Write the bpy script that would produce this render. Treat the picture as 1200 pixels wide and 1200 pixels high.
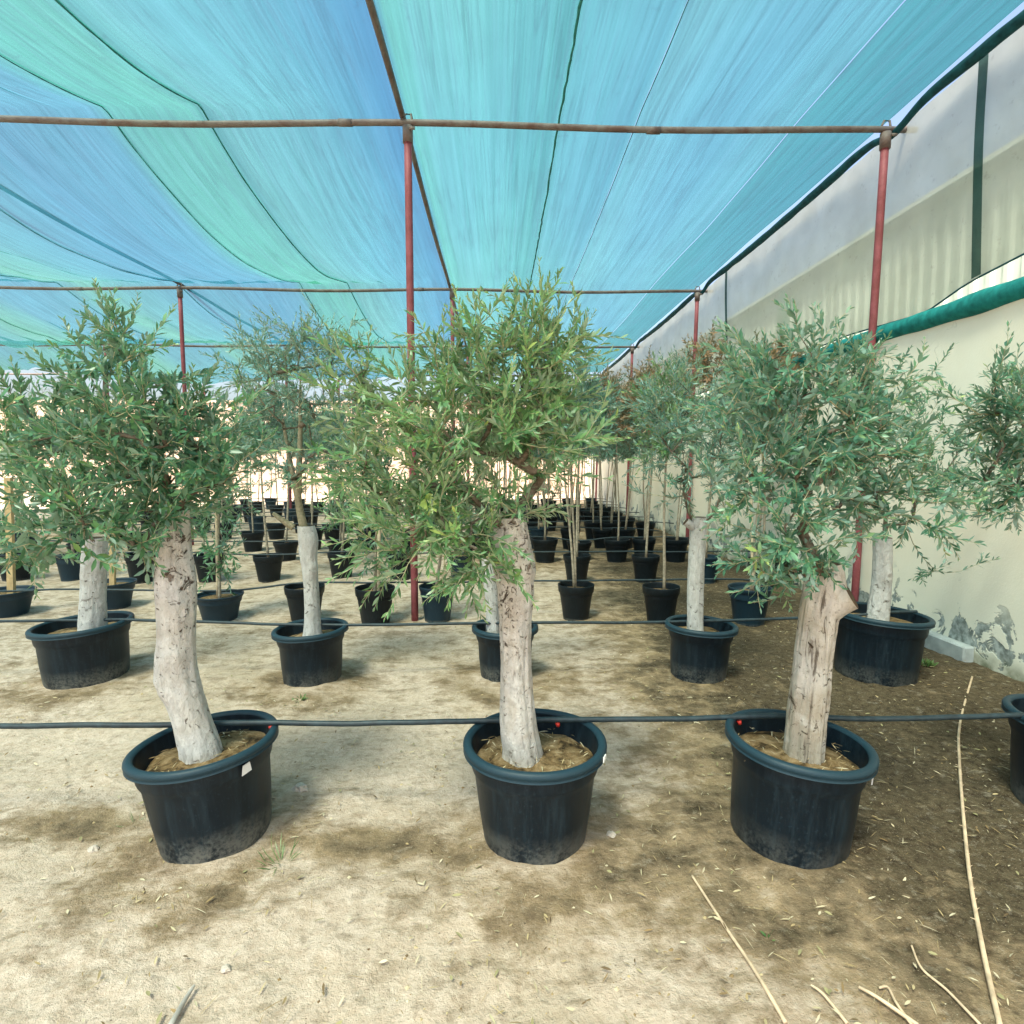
import bpy, math, random
import numpy as np
from mathutils import Vector, Matrix, noise

# ------------------------------------------------------------------ clear
for o in list(bpy.data.objects):
    bpy.data.objects.remove(o)
S = bpy.context.scene
COL = S.collection
R = math.radians

# ------------------------------------------------------------------ camera, sky, sun, exposure
CAMH = 1.5
F = 680.0                      # focal length in pixels of the 1200 px photograph
cam = bpy.data.cameras.new('camera')
cam.sensor_width = 36.0
cam.lens = 36.0 * F / 1200.0
cam.clip_start = 0.05
cam.clip_end = 3000
camo = bpy.data.objects.new('camera', cam)
COL.objects.link(camo)
camo.location = (0, 0, CAMH)
PITCH = math.atan(59 / F)
YAW = math.atan(16 / F)
camo.rotation_euler = (R(90) - PITCH, 0, -YAW)
S.camera = camo
CM = camo.rotation_euler.to_matrix()

SUN_EL, SUN_AZ = R(62), R(213)          # azimuth clockwise from +Y
w = bpy.data.worlds.new('World')
S.world = w
w.use_nodes = True
nt = w.node_tree
bg = nt.nodes['Background']
sky = nt.nodes.new('ShaderNodeTexSky')
sky.sky_type = 'NISHITA'
sky.sun_disc = False
sky.sun_elevation = SUN_EL
sky.sun_rotation = SUN_AZ
sky.air_density = 1.0
sky.dust_density = 6.0
sky.ozone_density = 1.0
nt.links.new(sky.outputs[0], bg.inputs[0])
bg.inputs[1].default_value = 0.15
sl = bpy.data.lights.new('sun', 'SUN')
sl.energy = 5.0
sl.angle = R(12)             # hazy desert sun, scattered again by the net
sl.color = (1.0, 0.89, 0.74)
so = bpy.data.objects.new('sun', sl)
COL.objects.link(so)
sd = Vector((math.sin(SUN_AZ) * math.cos(SUN_EL), math.cos(SUN_AZ) * math.cos(SUN_EL), math.sin(SUN_EL)))
so.rotation_euler = sd.to_track_quat('Z', 'Y').to_euler()
so.location = sd * 60

S.view_settings.view_transform = 'Standard'
S.view_settings.look = 'None'
S.view_settings.exposure = 1.52
S.view_settings.gamma = 1.0
S.render.engine = 'CYCLES'
S.cycles.use_denoising = True
S.cycles.max_bounces = 7
S.cycles.diffuse_bounces = 4
S.cycles.glossy_bounces = 2
S.cycles.transmission_bounces = 4
S.cycles.transparent_max_bounces = 8
S.cycles.caustics_reflective = False
S.cycles.caustics_refractive = False
S.cycles.sample_clamp_indirect = 8


# ------------------------------------------------------------------ measuring helpers (photograph pixel -> place)
def ray(px, py):
    return CM @ Vector(((px - 600) / F, -(py - 600) / F, -1.0))


def G(px, py, z=0.0):
    d = ray(px, py)
    t = (z - CAMH) / d.z
    return Vector((d.x * t, d.y * t, z))


def AY(px, py, Y):
    d = ray(px, py)
    t = Y / d.y
    return Vector((d.x * t, Y, CAMH + d.z * t))


def AX(px, py, X):
    d = ray(px, py)
    t = X / d.x
    return Vector((X, d.y * t, CAMH + d.z * t))


def xat(px, y):
    return (px - 600) / F * (y * math.cos(PITCH) + CAMH * math.sin(PITCH)) + y * math.tan(YAW)


# ------------------------------------------------------------------ object helpers
def tag(o, label=None, cat=None, group=None, kind=None):
    if label:
        o['label'] = label
    if cat:
        o['category'] = cat
    if group:
        o['group'] = group
    if kind:
        o['kind'] = kind
    return o


def empty(name, loc=(0, 0, 0), rz=0.0):
    o = bpy.data.objects.new(name, None)
    o.empty_display_size = 0.1
    COL.objects.link(o)
    o.location = loc
    o.rotation_euler = (0, 0, rz)
    return o


class MB:
    def __init__(s):
        s.v, s.f, s.m, s.a = [], [], [], []

    def add(s, verts, faces, mat=0, val=0.0):
        b = len(s.v)
        s.v += [tuple(p) for p in verts]
        s.f += [tuple(i + b for i in f) for f in faces]
        s.m += [mat] * len(faces)
        s.a += [val] * len(verts)

    def box(s, c, d, mat=0, rz=0.0):
        x, y, z = d[0] / 2, d[1] / 2, d[2] / 2
        cs, sn = math.cos(rz), math.sin(rz)
        V = []
        for a in (-x, x):
            for b in (-y, y):
                for e in (-z, z):
                    V.append((c[0] + a * cs - b * sn, c[1] + a * sn + b * cs, c[2] + e))
        s.add(V, [(0, 1, 3, 2), (4, 6, 7, 5), (0, 4, 5, 1), (2, 3, 7, 6), (0, 2, 6, 4), (1, 5, 7, 3)], mat)

    def tube(s, pts, rad, n=8, cap=True, mat=0, val=0.0, endmat=None):
        pts = [Vector(p) for p in pts]
        if not hasattr(rad, '__len__'):
            rad = [rad] * len(pts)
        V, Fc = [], []
        up = None
        for i, p in enumerate(pts):
            t = (pts[min(i + 1, len(pts) - 1)] - pts[max(i - 1, 0)])
            if t.length < 1e-9:
                t = Vector((0, 0, 1))
            t.normalize()
            if up is None:
                up = Vector((0, 0, 1)) if abs(t.z) < 0.9 else Vector((1, 0, 0))
            u = up - t * up.dot(t)
            if u.length < 1e-4:
                u = t.orthogonal()
            u.normalize()
            up = u
            q = t.cross(u)
            for k in range(n):
                a = 2 * math.pi * k / n
                V.append(p + (u * math.cos(a) + q * math.sin(a)) * rad[i])
        for i in range(len(pts) - 1):
            for k in range(n):
                k2 = (k + 1) % n
                Fc.append((i * n + k, i * n + k2, (i + 1) * n + k2, (i + 1) * n + k))
        s.add(V, Fc, mat, val)
        if cap:
            b = len(s.v) - len(V)
            s.f.append(tuple(b + k for k in range(n))[::-1])
            s.m.append(mat)
            e = b + (len(pts) - 1) * n
            s.f.append(tuple(e + k for k in range(n)))
            s.m.append(mat if endmat is None else endmat)

    def lathe(s, prof, n=48, mat=0, closed_bottom=False, wob=0.0, seed=0):
        V, Fc = [], []
        for (r, z) in prof:
            for k in range(n):
                a = 2 * math.pi * k / n
                rr = r * (1 + wob * noise.noise(Vector((math.cos(a) * 0.9 + seed, math.sin(a) * 0.9, z * 2))))
                V.append((rr * math.cos(a), rr * math.sin(a), z))
        for i in range(len(prof) - 1):
            for k in range(n):
                k2 = (k + 1) % n
                Fc.append((i * n + k, i * n + k2, (i + 1) * n + k2, (i + 1) * n + k))
        if closed_bottom:
            Fc.append(tuple(range(n))[::-1])
        s.add(V, Fc, mat)

    def build(s, name, mats, parent=None, smooth=False, loc=None):
        me = bpy.data.meshes.new(name)
        me.from_pydata(s.v, [], s.f)
        for m in (mats if isinstance(mats, (list, tuple)) else [mats]):
            me.materials.append(m)
        me.polygons.foreach_set('material_index', s.m)
        if smooth:
            me.polygons.foreach_set('use_smooth', [True] * len(s.f))
        at = me.attributes.new('rnd', 'FLOAT', 'POINT')
        at.data.foreach_set('value', s.a)
        me.update()
        o = bpy.data.objects.new(name, me)
        COL.objects.link(o)
        if parent:
            o.parent = parent
        if loc is not None:
            o.location = loc
        return o


# ------------------------------------------------------------------ material helpers
class NT:
    def __init__(s, name):
        s.mat = bpy.data.materials.new(name)
        s.mat.use_nodes = True
        s.t = s.mat.node_tree
        s.t.nodes.clear()
        s.out = s.t.nodes.new('ShaderNodeOutputMaterial')

    def n(s, typ, **kw):
        nd = s.t.nodes.new('ShaderNode' + typ)
        for k, v in kw.items():
            if k.startswith('i_'):
                key = k[2:]
                key = int(key) if key.isdigit() else key
                nd.inputs[key].default_value = v
            else:
                setattr(nd, k, v)
        return nd

    def l(s, a, b):
        s.t.links.new(a, b)

    def coord(s, kind='Object', scale=(1, 1, 1)):
        c = s.n('TexCoord')
        m = s.n('Mapping')
        m.inputs['Scale'].default_value = scale
        s.l(c.outputs[kind], m.inputs[0])
        return m.outputs[0]

    def noise(s, vec, scale, detail=4, rough=0.55, dist=0.0):
        nd = s.n('TexNoise', i_Scale=scale, i_Detail=detail, i_Roughness=rough, i_Distortion=dist)
        s.l(vec, nd.inputs['Vector'])
        return nd.outputs['Fac']

    def ramp(s, fac, stops, interp='LINEAR'):
        r = s.n('ValToRGB')
        r.color_ramp.interpolation = interp
        el = r.color_ramp.elements
        while len(el) < len(stops):
            el.new(0.5)
        for e, (p, c) in zip(el, stops):
            e.position = p
            e.color = (c, c, c, 1) if not hasattr(c, '__len__') else tuple(c) + (1,)
        s.l(fac, r.inputs[0])
        return r.outputs[0]

    def mix(s, fac, a, b, mode='MIX'):
        m = s.n('Mix', data_type='RGBA', blend_type=mode)
        for sock, v in ((m.inputs[0], fac), (m.inputs[6], a), (m.inputs[7], b)):
            if hasattr(v, 'is_output'):
                s.l(v, sock)
            elif hasattr(v, '__len__'):
                sock.default_value = tuple(v) + (1,)
            else:
                sock.default_value = v
        return m.outputs[2]

    def math(s, op, a, b=0.0, c=None):
        m = s.n('Math', operation=op)
        for i, v in enumerate((a, b, c)):
            if v is None:
                continue
            if hasattr(v, 'is_output'):
                s.l(v, m.inputs[i])
            else:
                m.inputs[i].default_value = v
        return m.outputs[0]

    def bump(s, h, strength=0.4, dist=0.01):
        b = s.n('Bump', i_Strength=strength, i_Distance=dist)
        s.l(h, b.inputs['Height'])
        return b.outputs[0]

    def principled(s, color, rough=0.7, normal=None, spec=0.5, metallic=0.0):
        p = s.n('BsdfPrincipled')
        for key, v in (('Base Color', color), ('Roughness', rough), ('Specular IOR Level', spec), ('Metallic', metallic)):
            if hasattr(v, 'is_output'):
                s.l(v, p.inputs[key])
            elif hasattr(v, '__len__'):
                p.inputs[key].default_value = tuple(v) + (1,)
            else:
                p.inputs[key].default_value = v
        if normal is not None:
            s.l(normal, p.inputs['Normal'])
        return p.outputs[0]

    def done(s, sh):
        s.l(sh, s.out.inputs[0])
        return s.mat

    def attr(s, name):
        a = s.n('Attribute', attribute_name=name)
        return a


def plain(name, col, rough=0.6, var=0.25, scale=12, spec=0.4, bump=0.0, metallic=0.0):
    t = NT(name)
    v = t.coord()
    n1 = t.noise(v, scale, 5)
    lo = tuple(c * (1 - var) for c in col)
    hi = tuple(min(1, c * (1 + var)) for c in col)
    c = t.ramp(n1, [(0.3, lo), (0.7, hi)])
    nm = t.bump(n1, bump, 0.005) if bump else None
    return t.done(t.principled(c, rough, nm, spec, metallic))


M = {}


# ground ---------------------------------------------------------------
def mat_ground():
    t = NT('sandy_soil')
    v = t.coord('Object')
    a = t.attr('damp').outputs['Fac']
    big = t.noise(v, 0.9, 5, 0.6, 0.3)
    mid = t.noise(v, 4.5, 7, 0.68, 0.15)
    fine = t.noise(v, 28, 6, 0.7)
    grit = t.noise(v, 160, 3, 0.7)
    vs = t.coord('Object', (1.0, 2.2, 1.0))
    streak = t.noise(vs, 7, 6, 0.72, 0.15)
    sand = t.mix(t.ramp(fine, [(0.32, 0.0), (0.72, 1.0)]), (0.45, 0.345, 0.26), (0.65, 0.54, 0.45))
    sand = t.mix(t.ramp(big, [(0.42, 0.0), (0.66, 0.6)]), sand, (0.42, 0.325, 0.22))
    sand = t.mix(t.ramp(streak, [(0.52, 0.0), (0.70, 0.65)]), sand, (0.19, 0.145, 0.085))
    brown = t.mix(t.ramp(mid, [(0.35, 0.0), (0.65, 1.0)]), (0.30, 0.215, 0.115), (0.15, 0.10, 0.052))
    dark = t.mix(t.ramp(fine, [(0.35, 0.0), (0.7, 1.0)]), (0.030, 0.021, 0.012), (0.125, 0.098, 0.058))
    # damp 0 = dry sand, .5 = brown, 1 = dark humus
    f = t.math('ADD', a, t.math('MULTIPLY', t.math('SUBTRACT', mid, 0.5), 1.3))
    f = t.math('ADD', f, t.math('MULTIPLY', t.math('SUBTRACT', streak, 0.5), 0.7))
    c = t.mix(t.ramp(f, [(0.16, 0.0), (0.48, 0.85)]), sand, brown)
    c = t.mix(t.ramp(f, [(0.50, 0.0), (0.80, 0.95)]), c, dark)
    speck = t.ramp(grit, [(0.60, 0.0), (0.72, 1.0)])
    c = t.mix(t.math('MULTIPLY', speck, 0.6), c, (0.54, 0.46, 0.34))
    spd = t.ramp(t.noise(v, 85, 4, 0.7), [(0.63, 0.0), (0.70, 1.0)])
    c = t.mix(t.math('MULTIPLY', spd, 0.8), c, (0.07, 0.05, 0.03))
    h = t.math('ADD', t.math('MULTIPLY', fine, 0.55), t.math('MULTIPLY', grit, 0.35))
    clod = t.noise(v, 17, 6, 0.75, 0.1)
    h = t.math('ADD', h, t.math('MULTIPLY', mid, 1.8))
    h = t.math('ADD', h, t.math('MULTIPLY', clod, 1.6))
    c = t.mix(t.math('MULTIPLY', t.ramp(clod, [(0.52, 0.0), (0.68, 1.0)]), 0.45), c, (0.16, 0.125, 0.08))
    c = t.mix(t.math('MULTIPLY', t.ramp(clod, [(0.30, 1.0), (0.44, 0.0)]), 0.30), c, (0.60, 0.53, 0.42))
    return t.done(t.principled(c, 0.95, t.bump(h, 0.7, 0.020), 0.15))


M['ground'] = mat_ground()


# bark ------------------------------------------------------------------
def mat_bark(name, base, tan, dark, patch=0.6, crack=0.62, zsc=0.35, seed=0.0, upper=0.0, fc=0.0):
    t = NT(name)
    v0 = t.coord('Object', (1, 1, 1))
    vm = t.n('Mapping')
    vm.inputs['Location'].default_value = (seed, seed * 0.7, seed * 1.3)
    t.l(v0, vm.inputs[0])
    v = vm.outputs[0]
    vz = t.n('Mapping')
    vz.inputs['Scale'].default_value = (1, 1, zsc)
    t.l(v, vz.inputs[0])
    big = t.noise(v, 7, 5, 0.6, 0.5)
    fib = t.noise(vz.outputs[0], 34, 7, 0.72, 0.6)
    kn = t.noise(v, 15, 7, 0.68, 1.6)
    wound = t.noise(v, 5.5, 6, 0.6, 1.0)
    flake = t.noise(v, 42, 5, 0.65, 1.0)
    fine = t.noise(v, 110, 4, 0.7)
    sep = t.n('SeparateXYZ')
    t.l(v0, sep.inputs[0])
    up = t.n('MapRange')
    t.l(sep.outputs['Z'], up.inputs[0])
    up.inputs[1].default_value = 0.65
    up.inputs[2].default_value = 1.1
    upo = t.math('MULTIPLY', up.outputs[0], upper)
    c = t.mix(t.ramp(fib, [(0.33, 0.0), (0.66, 1.0)]), tuple(x * 0.72 for x in base), base)
    c = t.mix(t.ramp(big, [(patch - 0.14, 0.0), (patch + 0.06, 0.85)]), c, tan)
    cr = t.ramp(t.math('ADD', kn, upo), [(crack, 0.0), (crack + 0.03, 1.0)])
    rim_ = t.ramp(t.math('ADD', kn, upo), [(crack - 0.06, 0.0), (crack, 0.6)])
    c = t.mix(rim_, c, tuple(x * 0.8 for x in tan))
    c = t.mix(t.math('MULTIPLY', cr, 0.92), c, dark)
    wd = t.ramp(wound, [(0.66, 0.0), (0.70, 1.0)])
    c = t.mix(t.math('MULTIPLY', wd, t.ramp(flake, [(0.4, 0.3), (0.6, 1.0)])), c, tuple(x * 1.3 for x in dark))
    fl_ = t.ramp(t.math('ADD', flake, upo), [(0.63, 0.0), (0.66, 1.0)])
    c = t.mix(t.math('MULTIPLY', fl_, 0.8), c, tuple(x * 1.6 for x in dark))
    cr2 = t.ramp(fib, [(0.28 + fc, 1.0), (0.35 + fc, 0.0)])
    c = t.mix(t.math('MULTIPLY', cr2, 0.8), c, dark)
    c = t.mix(t.math('MULTIPLY', t.ramp(fine, [(0.56, 0.0), (0.72, 1.0)]), 0.55), c, tuple(x * 0.8 for x in tan))
    fis = t.math('MULTIPLY', t.ramp(t.attr('rnd').outputs['Fac'], [(0.25, 0.0), (0.75, 1.0)]), 0.85)
    c = t.mix(fis, c, dark)
    h = t.math('ADD', fib, t.math('MULTIPLY', cr, -0.9))
    h = t.math('ADD', h, t.math('MULTIPLY', fine, 0.25))
    h = t.math('ADD', h, t.math('MULTIPLY', fl_, -0.5))
    return t.done(t.principled(c, 0.9, t.bump(h, 0.95, 0.016), 0.2))


M['bark_white'] = mat_bark('bark_whitewashed', (0.70, 0.69, 0.655), (0.47, 0.44, 0.385), (0.07, 0.045, 0.03), 0.60, 0.66, 0.5, 0.0, 0.05)
M['bark_centre'] = mat_bark('bark_flaking', (0.68, 0.66, 0.615), (0.46, 0.41, 0.34), (0.06, 0.04, 0.028), 0.58, 0.66, 0.6, 3.1, 0.065)
M['bark_brown'] = mat_bark('bark_grey_brown', (0.66, 0.63, 0.56), (0.38, 0.33, 0.25), (0.06, 0.043, 0.028), 0.52, 0.64, 0.14, 7.7, 0.0, 0.07)
M['bark_grey'] = mat_bark('bark_pale_grey', (0.60, 0.605, 0.59), (0.40, 0.385, 0.35), (0.09, 0.075, 0.06), 0.64, 0.66, 0.5, 11.3)
M['bark_twig'] = plain('bark_young', (0.34, 0.31, 0.215), 0.85, 0.45, 30, 0.2)
t_ = NT('bark_limbs')
r_ = t_.attr('rnd').outputs['Fac']
n_ = t_.noise(t_.coord(), 45, 5, 0.7)
c_ = t_.mix(r_, t_.ramp(n_, [(0.35, (0.30, 0.30, 0.17)), (0.65, (0.48, 0.44, 0.29))]), t_.ramp(n_, [(0.35, (0.085, 0.068, 0.048)), (0.65, (0.22, 0.185, 0.14))]))
M['bark_twig'] = t_.done(t_.principled(c_, 0.85, t_.bump(n_, 0.5, 0.004), 0.2))
M['bark_stem'] = plain('bark_sapling', (0.30, 0.26, 0.20), 0.85, 0.4, 35, 0.2)
M['cut_wood'] = plain('cut_wood', (0.10, 0.065, 0.04), 0.9, 0.4, 30, 0.2, 0.4)


# leaves ----------------------------------------------------------------
def mat_leaf(name, stops, under=(0.19, 0.235, 0.19), trans=0.28):
    t = NT(name)
    r = t.attr('rnd').outputs['Fac']
    c = t.ramp(r, stops)
    g = t.n('NewGeometry')
    c2 = t.mix(t.math('MULTIPLY', g.outputs['Backfacing'], 0.65), c, under)
    p = t.principled(c2, 0.36, None, 0.6)
    tr = t.n('BsdfTranslucent')
    t.l(t.mix(0.5, c, (0.14, 0.24, 0.05)), tr.inputs[0])
    m = t.n('MixShader')
    m.inputs[0].default_value = trans
    t.l(p, m.inputs[1])
    t.l(tr.outputs[0], m.inputs[2])
    return t.done(m.outputs[0])


M['leaf_left'] = mat_leaf('leaf_dark_green', [(0.0, (0.044, 0.129, 0.069)), (0.45, (0.076, 0.213, 0.111)), (0.8, (0.140, 0.323, 0.134)), (1.0, (0.275, 0.430, 0.134))], (0.275, 0.430, 0.345))
M['leaf_centre'] = mat_leaf('leaf_mid_green', [(0.0, (0.067, 0.159, 0.071)), (0.45, (0.122, 0.270, 0.103)), (0.8, (0.234, 0.409, 0.135)), (1.0, (0.422, 0.522, 0.147))], (0.397, 0.522, 0.355))
M['leaf_right'] = mat_leaf('leaf_blue_green', [(0.0, (0.043, 0.138, 0.092)), (0.45, (0.082, 0.224, 0.134)), (0.8, (0.154, 0.333, 0.179)), (1.0, (0.335, 0.435, 0.132))], (0.335, 0.510, 0.438))
M['leaf_grey'] = mat_leaf('leaf_grey_green', [(0.0, (0.056, 0.149, 0.119)), (0.5, (0.109, 0.251, 0.185)), (0.85, (0.198, 0.365, 0.263)), (1.0, (0.394, 0.415, 0.197))], (0.374, 0.562, 0.514))
M['leaf_dry'] = mat_leaf('leaf_half_dry', [(0.0, (0.10, 0.135, 0.085)), (0.25, (0.17, 0.17, 0.10)), (0.40, (0.38, 0.21, 0.11)), (1.0, (0.50, 0.32, 0.19))], (0.30, 0.27, 0.19))


# pots -------------------------------------------------------------------
def mat_pot(name, col, dust, rough=0.42, zfade=0.13, dustcol=(0.27, 0.25, 0.20)):
    t = NT(name)
    v = t.coord('Object')
    n1 = t.noise(v, 9, 6, 0.65)
    vz = t.coord('Object', (14, 14, 1.4))
    n2 = t.noise(vz, 1.8, 5, 0.7)
    n3 = t.noise(v, 70, 4, 0.7)
    sep = t.n('SeparateXYZ')
    t.l(v, sep.inputs[0])
    z = t.n('MapRange')
    t.l(sep.outputs['Z'], z.inputs[0])
    z.inputs[1].default_value = zfade
    z.inputs[2].default_value = 0.0
    z.inputs[3].default_value = 0.0
    z.inputs[4].default_value = 1.0
    oi = t.n('ObjectInfo')
    d = t.math('MULTIPLY', z.outputs[0], t.ramp(t.math('ADD', t.math('MULTIPLY', n1, 0.55), t.math('MULTIPLY', n3, 0.45)), [(0.42, 0.0), (0.58, 1.0)]))
    d = t.math('MULTIPLY', d, t.math('ADD', 0.4, t.math('MULTIPLY', oi.outputs['Random'], 0.9)))
    d2 = t.math('MULTIPLY', t.ramp(n2, [(0.48, 0.0), (0.72, 1.0)]), 0.50)
    d3 = t.math('MULTIPLY', t.ramp(n3, [(0.58, 0.0), (0.68, 1.0)]), 0.40)
    f = t.math('MULTIPLY', t.math('MINIMUM', t.math('ADD', t.math('ADD', d, d2), d3), 1.0), dust)
    foot = t.math('MULTIPLY', d, dust)
    c = t.mix(f, col, (0.038, 0.074, 0.098))
    c = t.mix(t.math('MINIMUM', foot, 1.0), c, dustcol)
    ro = t.math('ADD', t.math('MULTIPLY', f, 0.5), rough)
    return t.done(t.principled(c, ro, t.bump(t.math('ADD', n2, t.math('MULTIPLY', n3, .3)), 0.12, 0.004), 0.3))


M['pot'] = mat_pot('black_plastic', (0.003, 0.0095, 0.016), 0.55, 0.42)
M['pot_rim'] = mat_pot('black_plastic_rim', (0.011, 0.034, 0.049), 0.30, 0.5, 0.0)  # lighter, bluer base colour paints in the net light reflected on the rim
M['pot_small'] = mat_pot('black_plastic_small', (0.0025, 0.0065, 0.010), 0.35, 0.5, 0.07)
M['pot_blue'] = mat_pot('faded_blue_plastic', (0.008, 0.026, 0.042), 0.4, 0.45, 0.07)


def mat_soil():
    t = NT('pot_soil')
    v = t.coord()
    n1 = t.noise(v, 14, 6, 0.7, 0.5)
    n2 = t.noise(v, 90, 4, 0.7)
    c = t.ramp(n1, [(0.36, (0.045, 0.032, 0.018)), (0.48, (0.19, 0.125, 0.06)), (0.62, (0.32, 0.23, 0.13))])
    c = t.mix(t.math('MULTIPLY', t.ramp(n2, [(0.58, 0.0), (0.7, 1.0)]), 0.5), c, (0.06, 0.045, 0.03))
    return t.done(t.principled(c, 0.95, t.bump(t.math('ADD', n1, t.math('MULTIPLY', n2, .4)), 0.8, 0.02), 0.1))


M['soil'] = mat_soil()
M['white_tag'] = plain('white_plastic', (0.75, 0.75, 0.72), 0.5, 0.08)
M['red'] = plain('red_plastic', (0.5, 0.03, 0.02), 0.5, 0.1)
M['hose'] = plain('black_hose', (0.018, 0.034, 0.042), 0.5, 0.4, 30, 0.4)
M['weed'] = mat_leaf('weed_green', [(0.0, (0.07, 0.16, 0.05)), (1.0, (0.16, 0.26, 0.08))], (0.14, 0.22, 0.10))


# steel ------------------------------------------------------------------
def mat_pipe(name, a, b, cfrac, rough=0.6):
    t = NT(name)
    v = t.coord('Object')
    n1 = t.noise(v, 5, 6, 0.7, 0.5)
    n2 = t.noise(v, 60, 4, 0.7)
    c = t.mix(t.ramp(n1, [(cfrac - 0.1, 0.0), (cfrac + 0.1, 1.0)]), a, b)
    c = t.mix(t.math('MULTIPLY', t.ramp(n2, [(0.55, 0.0), (0.7, 1.0)]), 0.4), c, tuple(x * 0.45 for x in b))
    return t.done(t.principled(c, rough, t.bump(n2, 0.2, 0.003), 0.35))


M['red_steel'] = mat_pipe('red_oxide_steel', (0.26, 0.070, 0.085), (0.19, 0.045, 0.05), 0.5)
M['beam_steel'] = mat_pipe('weathered_pipe', (0.15, 0.135, 0.125), (0.10, 0.060, 0.050), 0.54)


# nets --------------------------------------------------------------------
def mat_net(name, transp, use_attr=True, col=(0.3, 0.5, 0.45), streak=(24, 0.30, 4), lo=0.76, diff=0.2, dens=0.185, tint=(0.84, 1.0, 0.95)):
    t = NT(name)
    v = t.coord('Object', streak)
    n1 = t.noise(v, 1.0, 6, 0.62, 0.25)
    v2 = t.coord('Object', (1, 1, 1))
    n2 = t.noise(v2, 1.3, 4, 0.6, 0.4)
    n3 = t.noise(t.coord('Object', (190, 60, 60)), 1.0, 2, 0.7)
    spot = t.ramp(t.noise(v2, 9, 5, 0.75), [(0.60, 1.0), (0.74, 0.72)])
    if use_attr:
        base = t.attr('netcol').outputs['Color']
    else:
        rgb = t.n('RGB')
        rgb.outputs[0].default_value = tuple(col) + (1,)
        base = rgb.outputs[0]
    k = t.math('MULTIPLY', t.ramp(n1, [(0.25, lo), (0.75, 1.0)]), t.ramp(n2, [(0.25, 0.85), (0.75, 1.0)]))
    k = t.math('MULTIPLY', k, dens)
    k = t.math('MULTIPLY', k, spot)
    lo1, lo2 = (0.76, 0.88) if use_attr else (1.0, 1.0)
    cr_ = t.noise(t.coord('Object', (7.5, 0.22, 1)), 1.0, 5, 0.6, 0.5)
    cr_ = t.math('ABSOLUTE', t.math('SUBTRACT', cr_, 0.5))
    k = t.math('MULTIPLY', k, t.ramp(cr_, [(0.0, lo1), (0.035, 1.0)]))  # creases: fold shading and doubled cloth painted into the colour as dark lines
    cr2_ = t.noise(t.coord('Object', (21, 0.3, 1)), 1.0, 4, 0.6, 0.3)
    cr2_ = t.math('ABSOLUTE', t.math('SUBTRACT', cr2_, 0.5))
    k = t.math('MULTIPLY', k, t.ramp(cr2_, [(0.0, lo2), (0.05, 1.0)]))
    cc = t.n('CombineColor')
    for i in range(3):
        t.l(k, cc.inputs[i])
    c = t.mix(1.0, base, cc.outputs[0], 'MULTIPLY')
    tl = t.n('BsdfTranslucent')
    t.l(c, tl.inputs[0])
    df = t.n('BsdfDiffuse')
    t.l(c, df.inputs[0])
    m1 = t.n('MixShader')
    m1.inputs[0].default_value = diff
    t.l(tl.outputs[0], m1.inputs[1])
    t.l(df.outputs[0], m1.inputs[2])
    tp = t.n('BsdfTransparent')
    tp.inputs[0].default_value = tuple(tint) + (1,)
    m2 = t.n('MixShader')
    f = t.math('MULTIPLY', t.ramp(n1, [(0.3, 0.75), (0.7, 1.15)]), transp)
    t.l(f, m2.inputs[0])
    t.l(m1.outputs[0], m2.inputs[1])
    t.l(tp.outputs[0], m2.inputs[2])
    return t.done(m2.outputs[0])


M['net'] = mat_net('shade_cloth', 0.29)
M['side_net'] = mat_net('side_shade_cloth', 0.17, False, (0.54, 0.545, 0.475), (3, 3, 3), 0.8, 0.3, 1.0, (0.95, 1.0, 0.97))
M['net_roll'] = plain('rolled_green_net', (0.015, 0.20, 0.19), 0.8, 0.35, 14, 0.2, 0.4)
M['net_edge'] = plain('dark_net_edge', (0.008, 0.060, 0.075), 0.8, 0.4, 14, 0.2, 0.4)
M['seam'] = plain('net_seam_cord', (0.03, 0.20, 0.19), 0.8, 0.3, 20, 0.2)


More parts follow.
